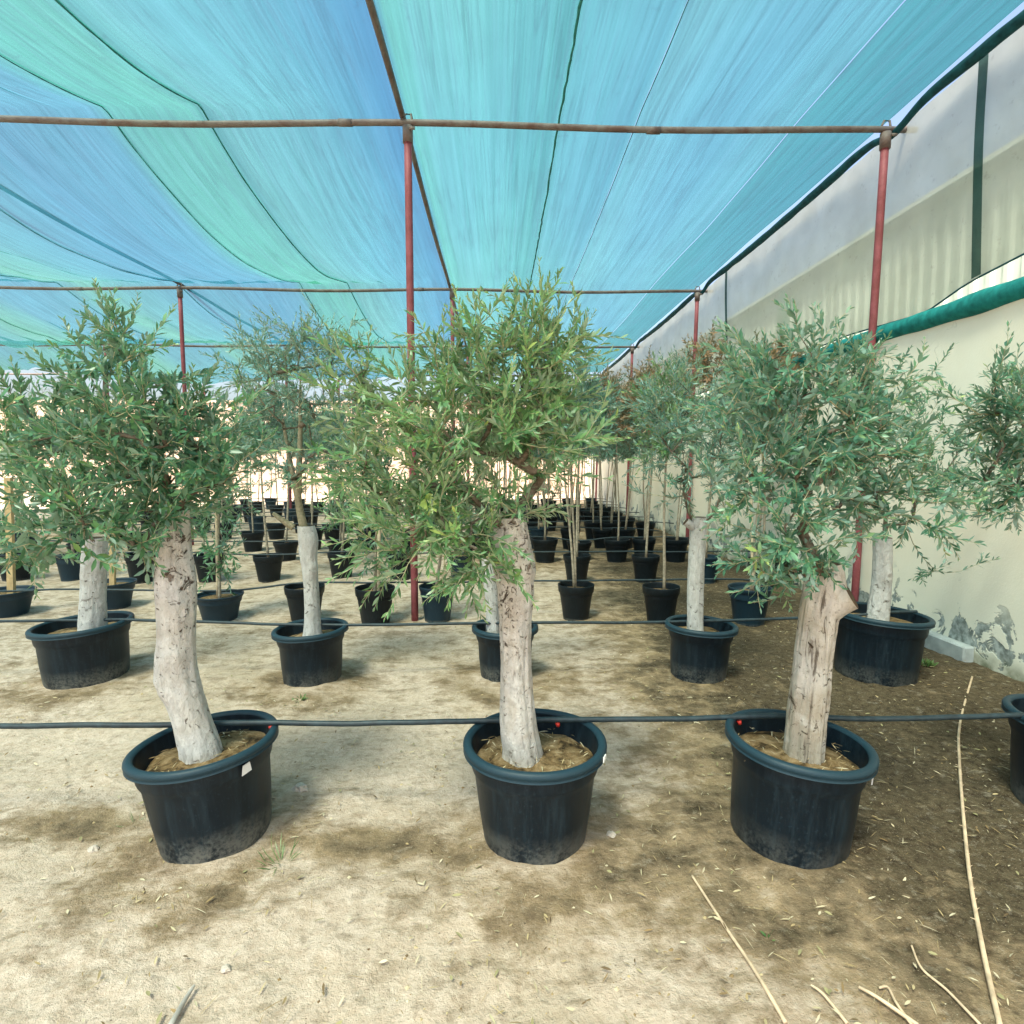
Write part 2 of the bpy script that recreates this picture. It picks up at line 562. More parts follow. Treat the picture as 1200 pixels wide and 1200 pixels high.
# walls ---------------------------------------------------------------------
def mat_wall():
    t = NT('cream_plaster')
    v = t.coord('Object')
    sep = t.n('SeparateXYZ')
    t.l(v, sep.inputs[0])
    big = t.noise(v, 1.1, 5, 0.6, 0.3)
    mid = t.noise(v, 3.4, 6, 0.6, 0.6)
    fine = t.noise(v, 60, 4, 0.7)
    c = t.ramp(big, [(0.3, (0.84, 0.77, 0.63)), (0.7, (0.90, 0.85, 0.73))])
    # damp whitish, greenish foot of the wall and grey flaked patches
    low = t.n('MapRange')
    t.l(sep.outputs['Z'], low.inputs[0])
    low.inputs[1].default_value = 1.0
    low.inputs[2].default_value = 0.1
    c = t.mix(t.math('MULTIPLY', low.outputs[0], 0.6), c, (0.72, 0.76, 0.66))
    low2 = t.n('MapRange')
    t.l(sep.outputs['Z'], low2.inputs[0])
    low2.inputs[1].default_value = 0.62
    low2.inputs[2].default_value = 0.30
    f = t.math('MULTIPLY', low2.outputs[0], t.ramp(mid, [(0.555, 0.0), (0.57, 1.0)]))
    c = t.mix(f, c, t.ramp(t.noise(v, 16, 4), [(0.4, (0.17, 0.20, 0.19)), (0.62, (0.42, 0.47, 0.46))]))
    low3 = t.n('MapRange')
    t.l(sep.outputs['Z'], low3.inputs[0])
    low3.inputs[1].default_value = 0.14
    low3.inputs[2].default_value = 0.0
    c = t.mix(t.math('MULTIPLY', low3.outputs[0], t.ramp(t.noise(v, 6, 5), [(0.35, 0.2), (0.6, 1.0)])), c, (0.10, 0.12, 0.06))
    vo = t.n('TexVoronoi', feature='DISTANCE_TO_EDGE', i_Scale=0.8)
    wv = t.n('VectorMath', operation='ADD')
    ns = t.n('TexNoise', i_Scale=2.5, i_Detail=5)
    t.l(v, ns.inputs['Vector'])
    t.l(v, wv.inputs[0])
    t.l(ns.outputs['Color'], wv.inputs[1])
    t.l(wv.outputs[0], vo.inputs['Vector'])
    crk = t.math('MULTIPLY', t.ramp(vo.outputs['Distance'], [(0.0, 1.0), (0.006, 0.0)]), t.ramp(big, [(0.5, 0.0), (0.62, 0.5)]))
    c = t.mix(crk, c, (0.28, 0.25, 0.19))
    h = t.math('SUBTRACT', t.math('MULTIPLY', fine, 0.3), f)
    return t.done(t.principled(c, 0.9, t.bump(h, 0.5, 0.012), 0.2))


M['wall'] = mat_wall()
M['concrete'] = plain('grey_concrete', (0.36, 0.40, 0.40), 0.9, 0.25, 9, 0.2, 0.3)
M['corrugated'] = plain('white_sheet_metal', (0.50, 0.58, 0.53), 0.5, 0.1, 3, 0.4)
M['green_steel'] = plain('green_painted_steel', (0.012, 0.12, 0.08), 0.5, 0.3, 9, 0.4)


def mat_blocks():
    t = NT('sand_block_wall')
    v = t.coord('Object')
    sw = t.n('Mapping')
    sw.inputs['Rotation'].default_value = (R(90), 0, 0)
    t.l(v, sw.inputs[0])
    b = t.n('TexBrick', i_Scale=1.0)
    b.inputs['Color1'].default_value = (0.47, 0.35, 0.275, 1)
    b.inputs['Color2'].default_value = (0.53, 0.40, 0.32, 1)
    b.inputs['Mortar'].default_value = (0.38, 0.28, 0.22, 1)
    b.inputs['Mortar Size'].default_value = 0.012
    b.inputs['Brick Width'].default_value = 0.42
    b.inputs['Row Height'].default_value = 0.21
    t.l(sw.outputs[0], b.inputs['Vector'])
    c = t.mix(t.ramp(t.noise(v, 0.7, 5), [(0.35, 0.0), (0.65, 0.5)]), b.outputs[0], (0.57, 0.47, 0.38))
    return t.done(t.principled(c, 0.95, None, 0.1))


M['blocks'] = mat_blocks()
M['stake'] = plain('yellow_timber', (0.46, 0.34, 0.18), 0.8, 0.2, 25, 0.2)
M['bamboo'] = plain('dry_cane', (0.56, 0.47, 0.33), 0.7, 0.25, 25, 0.3)
M['stalk'] = plain('dry_palm_stalk', (0.58, 0.44, 0.30), 0.75, 0.3, 18, 0.3)
M['stone'] = plain('pale_stone', (0.44, 0.39, 0.33), 0.9, 0.3, 30, 0.2, 0.6)
M['stick'] = plain('grey_stick', (0.36, 0.34, 0.31), 0.9, 0.3, 20, 0.2)


def mat_litter():
    t = NT('dry_litter')
    r = t.attr('rnd').outputs['Fac']
    c = t.ramp(r, [(0.0, (0.09, 0.06, 0.035)), (0.3, (0.25, 0.17, 0.08)), (0.6, (0.42, 0.33, 0.18)), (0.85, (0.56, 0.49, 0.35)), (1.0, (0.30, 0.27, 0.14))])
    return t.done(t.principled(c, 0.8, None, 0.2))


M['litter'] = mat_litter()

# ------------------------------------------------------------------ layout
rng = random.Random(7)
ROW_Y = [5.46 + 5.0 * k for k in range(-2, 4)]      # cross pipes of the shade frame
COLS = [-19.3, -14.7, -10.1, -5.5, -0.80, 3.52]     # columns of posts
H = 4.5                                             # height of the frame
WALLX = 3.56

# big pots of the front two rows: (pixel x of the base, pixel y of its front, rim radius, height, base radius)
BIG = []


def big_pot_spot(px, py, rim, h, rb):
    y = G(px, py).y + rb * 0.93
    return (xat(px, y), y, rim, h, rb)


FRONT = [big_pot_spot(259, 1013, 0.272, 0.395, 0.205), big_pot_spot(627, 1019, 0.280, 0.40, 0.205),
         big_pot_spot(927, 1021, 0.275, 0.41, 0.215), (2.475, 2.32, 0.28, 0.40, 0.21)]
SECOND = [big_pot_spot(111, 808, 0.305, 0.39, 0.25), big_pot_spot(369, 809, 0.245, 0.36, 0.19),
          big_pot_spot(592, 802, 0.225, 0.36, 0.17), big_pot_spot(819, 806, 0.235, 0.37, 0.185),
          big_pot_spot(1030, 809, 0.305, 0.44, 0.25)]


def small_spot(px, py, rim, h):
    y = G(px, py).y + rim * 0.72
    return [xat(px, y), y, rim, h]


THIRD = [small_spot(20, 727, .24, .24), small_spot(140, 716, .22, .26), small_spot(262, 732, .215, .24), small_spot(360, 730, .185, .33),
         small_spot(441, 732, .185, .34), small_spot(513, 729, .175, .33), small_spot(675, 728, .175, .33),
         small_spot(775, 731, .175, .34), small_spot(880, 734, .195, .34)]
FOURTH = [small_spot(30, 680, .20, .33), small_spot(95, 680, .19, .33), small_spot(172, 684, .17, .36), small_spot(250, 682, .18, .34),
          small_spot(318, 681, .185, .33), small_spot(402, 680, .175, .33), small_spot(470, 680, .18, .33), small_spot(540, 680, .17, .32),
          small_spot(676, 683, .175, .33), small_spot(757, 684, .175, .33), small_spot(828, 684, .18, .33), small_spot(897, 690, .18, .34)]
BACK = []
rr = random.Random(21)
yrow = 8.75
for k in range(9):
    row = []
    y0 = yrow + 1.2 * k
    xs = list(np.arange(-9.0, -0.6, 0.95)) + list(np.arange(-0.45, 3.25, 0.54 if k < 6 else 0.66))
    for x in xs:
        left = x < -0.6
        if left and rr.random() < (0.16 if x > -4.5 else 0.35):
            continue
        if not left and rr.random() < 0.10:
            continue
        if -2.2 < x < -1.5 and k < 3:
            continue
        row.append([x + rr.uniform(-.12, .12), y0 + rr.uniform(-.15, .15), rr.uniform(.165, .20), rr.uniform(.29, .35)])
    BACK.append(row)
ALLPOTS = [(p[0], p[1], p[2]) for p in FRONT + SECOND] + [(p[0], p[1], p[2]) for p in THIRD + FOURTH] + [(p[0], p[1], p[2]) for r_ in BACK for p in r_]


def gz(x, y):
    z = 0.030 * noise.noise(Vector((x * 0.8, y * 0.8, 0.3))) + 0.012 * noise.noise(Vector((x * 2.1, y * 2.1, 3.3))) + 0.010 * noise.noise(Vector((x * 3.1, y * 3.1, 5.3)))
    if y > 22:
        z += 0.0
    return z


# ------------------------------------------------------------------ ground sheet
def axis(dense0, dense1, step, ends):
    a = list(np.arange(dense0, dense1 + 1e-6, step))
    lo, hi = [], []
    d = step
    p = dense0
    while p > -ends:
        d *= 1.28
        p -= d
        lo.append(p)
    d = step
    p = dense1
    while p < ends:
        d *= 1.28
        p += d
        hi.append(p)
    return lo[::-1] + a + hi


def build_ground():
    xs = axis(-3.4, 3.7, 0.035, 900)
    ys = axis(0.8, 6.0, 0.035, 900)
    nx, ny = len(xs), len(ys)
    V, D = [], []
    fs = FRONT + SECOND
    for y in ys:
        for x in xs:
            near = (-7 < x < 6 and -1 < y < 24)
            z = gz(x, y) if near else 0.0
            if near:
                z += 0.012 * noise.noise(Vector((x * 7.3, y * 7.3, 1.7)))
                if y < 6.2 and abs(x) < 3.8:
                    q_ = noise.noise(Vector((x * 17, y * 17, 6.1)))
                    z += 0.008 * q_ + 0.010 * max(0, q_ - 0.25)
            # damp ground: the right side under the wall, plus a ring of brown earth round each tub
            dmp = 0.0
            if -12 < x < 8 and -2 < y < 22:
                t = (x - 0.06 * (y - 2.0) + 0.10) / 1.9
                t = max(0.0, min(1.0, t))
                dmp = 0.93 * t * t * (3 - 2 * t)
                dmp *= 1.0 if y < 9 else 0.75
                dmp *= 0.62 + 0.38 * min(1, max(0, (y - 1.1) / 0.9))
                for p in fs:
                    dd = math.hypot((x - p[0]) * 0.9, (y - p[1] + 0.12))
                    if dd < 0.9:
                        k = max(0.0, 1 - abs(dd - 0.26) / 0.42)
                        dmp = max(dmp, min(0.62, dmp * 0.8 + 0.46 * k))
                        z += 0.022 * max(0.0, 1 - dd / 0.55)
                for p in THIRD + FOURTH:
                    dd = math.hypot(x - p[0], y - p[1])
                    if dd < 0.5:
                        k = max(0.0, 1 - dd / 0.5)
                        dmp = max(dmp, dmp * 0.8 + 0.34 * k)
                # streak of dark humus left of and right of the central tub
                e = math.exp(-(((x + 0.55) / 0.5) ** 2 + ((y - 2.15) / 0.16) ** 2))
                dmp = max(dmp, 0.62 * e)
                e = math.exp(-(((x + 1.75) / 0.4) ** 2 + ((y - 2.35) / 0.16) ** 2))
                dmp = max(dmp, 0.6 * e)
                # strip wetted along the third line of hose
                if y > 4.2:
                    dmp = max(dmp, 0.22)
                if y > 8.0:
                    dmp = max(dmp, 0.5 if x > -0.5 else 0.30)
            V.append((x, y, z))
            D.append(dmp)
    Fc = [(j * nx + i, j * nx + i + 1, (j + 1) * nx + i + 1, (j + 1) * nx + i) for j in range(ny - 1) for i in range(nx - 1)]
    me = bpy.data.meshes.new('ground')
    me.from_pydata(V, [], Fc)
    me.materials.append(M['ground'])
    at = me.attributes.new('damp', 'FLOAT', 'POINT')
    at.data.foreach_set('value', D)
    me.polygons.foreach_set('use_smooth', [True] * len(Fc))
    o = bpy.data.objects.new('ground', me)
    COL.objects.link(o)
    tag(o, kind='structure')
    return o


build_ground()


# ------------------------------------------------------------------ wall, shed and far wall
def build_wall():
    root = empty('plastered_wall', (WALLX, 10.0, 0))
    tag(root, 'long cream plastered wall with flaking grey patches along its foot', 'wall')
    y0, y1, ht, th = -3.0, 24.0, 2.62, 0.22
    ny, nz = 180, 18
    V, Fc = [], []
    mb = MB()
    for j in range(ny + 1):
        y = y0 + (y1 - y0) * j / ny - 10.0
        for k in range(nz + 1):
            z = -0.1 + (ht + 0.1) * k / nz
            x = 0.008 * noise.noise(Vector((y * 0.7, z * 0.7, 2))) + 0.012 * max(0, 0.35 - z)* -1
            top = 0.03 * noise.noise(Vector((y * 0.5, 3.3, 1))) if k == nz else 0
            V.append((x, y, z + top))
    n = nz + 1
    for j in range(ny):
        for k in range(nz):
            Fc.append((j * n + k, j * n + k + 1, (j + 1) * n + k + 1, (j + 1) * n + k))
    mb.add(V, Fc)
    # top and back
    b = len(mb.v)
    mb.add([(0.0, y0 - 10, ht - .03), (th, y0 - 10, ht - .03), (0.0, y1 - 10, ht - .03), (th, y1 - 10, ht - .03)], [(0, 1, 3, 2)])
    mb.add([(th, y0 - 10, -.1), (th, y0 - 10, ht - .03), (th, y1 - 10, -.1), (th, y1 - 10, ht - .03)], [(0, 1, 3, 2)])
    mb.add([(0, y1 - 10, -.1), (0, y1 - 10, ht - .03), (th, y1 - 10, -.1), (th, y1 - 10, ht - .03)], [(0, 1, 3, 2)])
    mb.add([(0, y0 - 10, -.1), (0, y0 - 10, ht - .03), (th, y0 - 10, -.1), (th, y0 - 10, ht - .03)], [(0, 1, 3, 2)])
    mb.build('plaster', M['wall'], root, smooth=False)
    pb = MB()
    a = AX(1080, 775, WALLX)
    pb.box((-0.045, a.y - 10.15, 0.05), (0.09, 0.75, 0.14), rz=0.02)
    o = pb.build('plinth', M['concrete'], root)
    bev = o.modifiers.new('bevel', 'BEVEL')
    bev.width = 0.012


build_wall()


def build_shed():
    root = empty('metal_shed', (WALLX + 1.1, 10.0, 0))
    tag(root, 'white corrugated metal shed with green columns behind the cream wall', 'shed')
    mb = MB()
    V, Fc = [], []
    y = -12.0
    ys = []
    while y < 14:
        for dy, dx in ((0, 0), (0.09, 0), (0.115, -0.03), (0.165, -0.03)):
            ys.append((y + dy, dx))
        y += 0.19
    for (yy, dx) in ys:
        V += [(dx, yy, 0.0), (dx, yy, 4.25)]
    for i in range(len(ys) - 1):
        Fc.append((2 * i, 2 * i + 1, 2 * i + 3, 2 * i + 2))
    mb.add(V, Fc)
    mb.build('sheet_cladding', M['corrugated'], root)
    rb = MB()
    rb.box((3.1, 1.0, 4.28), (6.5, 26.0, 0.05))
    rb.build('roof', M['corrugated'], root)
    for yy in (-5.2, -0.6, 4.0, 8.6):
        cb = MB()
        cb.box((-0.10, yy - 0.0, 2.1), (0.12, 0.16, 4.2))
        cb.build('column', M['green_steel'], root)
    return root


build_shed()


def build_far_wall():
    root = empty('boundary_wall', (-6, 27.5, 0))
    tag(root, 'sunlit peach coloured block wall beyond the far end of the shade house', 'wall')
    mb = MB()
    mb.box((0, 0.12, 2.0), (60, 0.24, 4.4))
    mb.build('blockwork', M['blocks'], root)
    cp = MB()
    cp.box((0, 0.12, 4.26), (60.2, 0.34, 0.12))
    cp.build('coping', M['blocks'], root)


build_far_wall()


# ------------------------------------------------------------------ shade frame
def make_post(x, y, r=0.034, label=None, lean=0.0, nclamps=True):
    root = empty('steel_post', (x, y, 0))
    tag(root, label, 'post', 'red steel posts of the shade house')
    mb = MB()
    mb.tube([(lean * (1 - k / 8.0) , 0, -0.2 + (H + 0.2 - 0.03) * k / 8.0) for k in range(9)], r, 14)
    mb.build('pole', M['red_steel'], root, True)
    cl = MB()
    cl.tube([(0, 0, H - 0.17), (0, 0, H - 0.03)], r + 0.012, 12)
    cl.tube([(-0.055, 0, H + 0.0), (-0.02, 0, H + 0.075), (0.03, 0, H + 0.075), (0.05, 0, H - 0.02)], 0.011, 6)
    cl.tube([(0.02, -0.05, H - 0.07), (0.07, -0.05, H - 0.07)], 0.014, 6)
    cl.build('clamp', M['beam_steel'], root, True)
    return root


words = ['first', 'second', 'third', 'fourth', 'fifth', 'sixth', 'seventh', 'eighth', 'ninth', 'tenth', 'eleventh', 'twelfth', 'thirteenth', 'fourteenth', 'fifteenth']
POST_LABEL = {
    (2, 4): 'tall red steel post behind the central olive, meeting the nearest cross pipe',
    (2, 5): 'tall red steel post standing against the cream wall nearest the viewer',
    (3, 3): 'red post behind the left olive crown, holding the second cross pipe',
    (3, 4): 'red post behind the central crown, under the second cross pipe',
    (3, 5): 'second red post along the cream wall',
    (4, 5): 'third red post along the cream wall',
    (5, 5): 'farthest red post along the cream wall',
}
for ri, y in enumerate(ROW_Y):
    for ci, x in enumerate(COLS):
        if ri < 2:
            continue
        if ri == 2 and ci < 4:
            continue
        if ri == 3 and ci < 3:
            continue
        if ri >= 3 and ci < 2:
            continue
        lab = POST_LABEL.get((ri, ci), 'thin red post in the %s row of posts, %s from the wall' % (words[ri - 2], words[5 - ci]))
        make_post(x, y, 0.034, lab, -0.07 if ci == 5 else 0.0)

BEAM_LABEL = {2: 'nearest cross pipe under the shade net, from left edge to wall', 3: 'second cross pipe under the shade net, behind the tree tops',
              4: 'third cross pipe under the shade net', 5: 'farthest cross pipe at the end of the shade net',
              1: 'cross pipe overhead behind the viewer', 0: 'cross pipe behind the viewer at the net edge'}
for ri, y in enumerate(ROW_Y):
    if ri < 2:
        continue
    root = empty('cross_pipe', (0, y, H))
    tag(root, BEAM_LABEL[ri], 'pipe', 'cross pipes of the shade house')
    mb = MB()
    pts = []
    for k in range(61):
        x = -20.5 + (3.80 + 20.5) * k / 60
        sag = 0.035 * math.sin(math.pi * ((x - COLS[4]) / 4.4)) ** 2
        pts.append((x, 0, -sag + 0.01 * noise.noise(Vector((x * 0.4, y, 0)))))
    mb.tube(pts, 0.027, 12)
    mb.build('pipe', M['beam_steel'], root, True)
    for xx in (-1.35, -7.2, 1.4):
        jb = MB()
        q = -0.035 * math.sin(math.pi * ((xx - COLS[4]) / 4.4)) ** 2
        jb.tube([(xx - 0.06, 0, q), (xx + 0.06, 0, q)], 0.031, 12)
        jb.build('joint_sleeve', M['beam_steel'], root, True)

# pipes running away from the viewer, along the columns of posts
for ci, lab in ((4, 'long pipe running back under the net over the central post'), (5, None), (3, 'long pipe running back under the net at the left')):
    if lab is None:
        continue
    mb = MB()
    pts = []
    for k in range(60):
        y = -4 + (20.5 + 4) * k / 59.0
        ph = (y - ROW_Y[0]) / 5.0
        pts.append((COLS[ci] - (0.045 if ci == 4 else 0), y, H + 0.062 - 0.05 * math.sin(math.pi * ph) ** 2))
    mb.tube(pts, 0.026, 10)
    o = mb.build('ridge_pipe', M['beam_steel'], None, True)
    tag(o, lab, 'pipe')

# ------------------------------------------------------------------ shade net roof
SEAMS = [-20.0, -17.0, -14.0, -11.6, -9.6, -7.6, -5.55, -3.45, -2.62, -0.84, 0.56, 1.27, 2.75, 3.58]
# colour of the cloth along x: faded cyan, blue and green strips
CK = [(-20, (.42, .80, .72)), (-17.5, (.40, .74, .82)), (-16, (.30, .62, .80)), (-14.2, (.52, .84, .66)), (-13, (.34, .68, .82)), (-11.6, (.48, .82, .66)),
      (-10.6, (.40, .72, .86)), (-9.6, (.50, .86, .62)), (-8.9, (.36, .68, .86)), (-7.7, (.34, .66, .84)), (-7.2, (.52, .86, .60)), (-6.6, (.42, .78, .76)),
      (-5.6, (.30, .62, .84)), (-4.6, (.24, .54, .84)), (-3.6, (.30, .62, .84)), (-3.42, (.30, .80, .58)), (-2.7, (.36, .84, .62)), (-2.60, (.20, .62, .55)), (-2.50, (.44, .80, .74)),
      (-1.9, (.38, .76, .86)), (-1.35, (.24, .58, .86)), (-0.90, (.10, .38, .74)), (-0.86, (.10, .38, .74)), (-0.80, (.40, .95, .72)), (-0.6, (.46, .86, .82)), (-.1, (.46, .92, .88)), (-.05, (.40, .82, .80)), (0.12, (.42, .88, .84)), (0.16, (.30, .74, .70)), (0.24, (.36, .84, .78)), (0.30, (.24, .66, .62)), (0.40, (.32, .80, .72)), (0.47, (.18, .60, .55)), (0.55, (.22, .66, .58)), (0.62, (.40, .80, .84)),
      (1.22, (.28, .62, .82)), (1.30, (.46, .78, .95)), (2.2, (.38, .70, .90)), (2.72, (.36, .70, .88)), (2.76, (.08, .52, .56)), (3.6, (.04, .42, .48))]
CKX = np.array([c[0] for c in CK])
CKC = np.array([c[1] for c in CK]) * np.array([0.45, 1.0, 1.02])


def net_end(x):
    t = min(1, max(0, (-x - 6.5) / 6.0))
    return 20.5 - 3.6 * t


def sagx(x):
    # taut over the right bays, slack over the left ones
    if x > COLS[4]:
        return 0.06 * math.sin(math.pi * min(1, max(0, (x - COLS[4]) / 4.3)))
    t = min(1, (COLS[4] - x) / 1.6)
    return 0.52 * t * (0.8 + 0.35 * noise.noise(Vector((x * 0.45, 1.7, 0))))


def net_z(x, y):
    v = ((y - ROW_Y[0]) / 5.0) % 1.0
    s = 4 * v * (1 - v)
    z = H + 0.105 - sagx(x) * s
    amp = 0.028 if x > COLS[4] else 0.085
    edge = 0.35 + 0.65 * s
    z += amp * edge * noise.noise(Vector((x * 2.2, y * 0.35, 4.0)))
    z += 0.045 * (1 - s) ** 3 * noise.noise(Vector((x * 5.5, 3.0, math.floor((y - ROW_Y[0]) / 5.0 + .5)))) * (1.6 if x < COLS[4] else 0.8)
    z += 0.55 * amp * edge * noise.noise(Vector((x * 9.0 + 0.6 * y, y * 0.5, 9.0)))
    if x < -5:
        z += 0.05 * noise.noise(Vector((x * 5.0 + 1.8 * y, y * 0.8, 2.0))) * edge * min(1, (-5 - x) / 2)
    # drooping far edge on the left
    e = net_end(x)
    if y > e - 3.0:
        t = (y - e + 3.0) / 3.0
        z -= 0.25 * t * t * min(1, max(0, (-x - 1) / 4))
    # never through the pipes it rests on
    return z


def build_net():
    root = empty('shade_net', (-8, 8, H))
    tag(root, 'blue and green shade net stretched overhead across the pipe frame', 'shade net')
    for i in range(len(SEAMS) - 1):
        xa, xb = SEAMS[i], SEAMS[i + 1]
        w_ = xb - xa
        nx = max(4, int(w_ / (0.055 if xa > -6 else 0.10)))
        ny = 210
        V, C = [], []
        for j in range(ny + 1):
            t = j / ny
            for k in range(nx + 1):
                x = xa + w_ * k / nx
                y = -2.2 + (net_end(x) + 2.2) * t
                # pull the strips a little sideways where they hang loose
                wob = 0.05 * noise.noise(Vector((xa * 3, y * 0.6, 0))) if x < COLS[4] - .3 else 0.0
                V.append((x + 8 + wob * 0, y - 8, net_z(x, y) - H + (0.012 if k == nx else 0)))
                col = [float(np.interp(x, CKX, CKC[:, q])) for q in range(3)]
                g = 0.5 * noise.noise(Vector((x * 1.1, y * 0.25, 7.0)))
                col = [max(0.02, min(0.95, col[0] * (1 + 0.25 * g))), max(0.02, min(0.95, col[1] * (1 + 0.12 * g))), max(0.02, min(.95, col[2] * (1 - 0.18 * g)))]
                C += col + [1.0]
        n = nx + 1
        Fc = [(j * n + k, j * n + k + 1, (j + 1) * n + k + 1, (j + 1) * n + k) for j in range(ny) for k in range(nx)]
        me = bpy.data.meshes.new('net_panel')
        me.from_pydata(V, [], Fc)
        me.materials.append(M['net'])
        at = me.attributes.new('netcol', 'FLOAT_COLOR', 'POINT')
        at.data.foreach_set('color', C)
        me.polygons.foreach_set('use_smooth', [True] * len(Fc))
        o = bpy.data.objects.new('net_panel', me)
        COL.objects.link(o)
        o.parent = root
    for x in SEAMS[1:-1]:
        if x in (-0.84, 2.75):
            continue
        mb = MB()
        pts, rad = [], []
        for k in range(260):
            y = -2.2 + (net_end(x) + 2.2) * k / 259
            wob = 0.010 * noise.noise(Vector((x, y * 7, 0))) if x == 0.56 else 0.004 * noise.noise(Vector((x, y * 3, 0)))
            pts.append((x + 8 + wob, y - 8, net_z(x, y) - H - 0.008))
            rad.append((0.010 if x == 0.56 else 0.0065 if x == -2.62 else 0.005 if x < 0.9 else 0.004) * (1 + 0.4 * noise.noise(Vector((x, y * 9, 3)))))
        mb.tube(pts, rad, 6)
        mb.build('seam', M['seam'], root, True)
    # dark folded hem wrapped round the outer edge pipe, pulled in to each post
    mb = MB()
    pts, rad = [], []
    for k in range(300):
        y = -4 + 24.5 * k / 299
        v = ((y - ROW_Y[0]) / 5.0) % 1.0
        d = min(v, 1 - v) * 5.0
        drop = 0.10 * math.exp(-(d / 0.25) ** 2)
        pts.append((3.60 + 8 , y - 8, 0.07 - drop - 0.05 * 4 * v * (1 - v) + 0.008 * noise.noise(Vector((0, y * 4, 0)))))
        rad.append(0.030 + 0.014 * (1 - math.exp(-(d / 0.5) ** 2)) + 0.006 * noise.noise(Vector((1, y * 3, 0))))
    mb.tube(pts, rad, 10)
    mb.build('hem', M['net_edge'], root, True)


build_net()


def build_side_net():
    root = empty('side_net', (3.72, 8, 0))
    tag(root, 'grey green side net hanging from the roof edge above the cream wall', 'net')
    # lower hem profile read along the wall
    def low(y):
        pts = [(-4, 3.04), (3.2, 3.0), (4.1, 2.97), (4.65, 2.91), (5.1, 2.79), (6.2, 2.84), (9, 2.76), (21, 2.72)]
        return float(np.interp(y, [p[0] for p in pts], [p[1] for p in pts]))
    ny, nz = 260, 26
    V = []
    for j in range(ny + 1):
        y = -4 + 24.5 * j / ny
        z0, z1 = low(y), H + 0.06
        for k in range(nz + 1):
            t = k / nz
            z = z0 + (z1 - z0) * t
            x = 0.05 * math.sin(math.pi * t) * noise.noise(Vector((y * 0.6, t * 1.2, 1))) + 0.03 * math.sin(math.pi * t) * noise.noise(Vector((y * 1.4 + t * 2.5, t * 0.5, 6))) + 0.018 * noise.noise(Vector((y * 2.5 + t * 3, t * 2, 3)))
            V.append((x - 0.03 * t, y - 8, z))
    n = nz + 1
    Fc = [(j * n + k, j * n + k + 1, (j + 1) * n + k + 1, (j + 1) * n + k) for j in range(ny) for k in range(nz)]
    mb = MB()
    mb.add(V, Fc)
    mb.build('cloth', M['side_net'], root, True)
    hb = MB()
    hb.tube([(0, -4 + 24.5 * k / 160 - 8, low(-4 + 24.5 * k / 160)) for k in range(161)], 0.008, 6)
    hb.build('hem', M['net_edge'], root, True)
    # doubled strips where two lengths of cloth overlap
    for yc in (4.55, 9.5):
        sb = MB()
        V = []
        for k in range(25):
            t = k / 24
            for e in (-0.045, 0.045):
                y = yc + e + 0.10 * (t - .5) * 0.3
                z = low(y) + (H + 0.05 - low(y)) * t
                V.append((0.05 * math.sin(math.pi * t) * noise.noise(Vector((y * 0.6, t * 1.2, 1))) - 0.03 * t - 0.03, y - 8, z))
        sb.add(V, [(2 * k, 2 * k + 1, 2 * k + 3, 2 * k + 2) for k in range(24)])
        sb.build('overlap_strip', M['net_strip'], root, True)
    return root


M['net_strip'] = mat_net('net_overlap', 0.15, False, (0.05, 0.42, 0.40), (3, 3, 3), 0.8, 0.3)
build_side_net()

# net rolled up along the top of the wall
mb = MB()
pts, rad = [], []
for k in range(160):
    y = -3.2 + 10.2 * k / 159
    pts.append((WALLX + 0.02 + 0.015 * noise.noise(Vector((y, 0, 0))), y, 2.62 + 0.055 + 0.02 * noise.noise(Vector((y * 0.8, 2, 0)))))
    rad.append(0.080 + 0.014 * noise.noise(Vector((y * 2.2, 5, 0))))
mb.tube(pts, rad, 14)
tag(mb.build('rolled_net', M['net_roll'], None, True), 'green net rolled into a bundle on top of the cream wall', 'net')


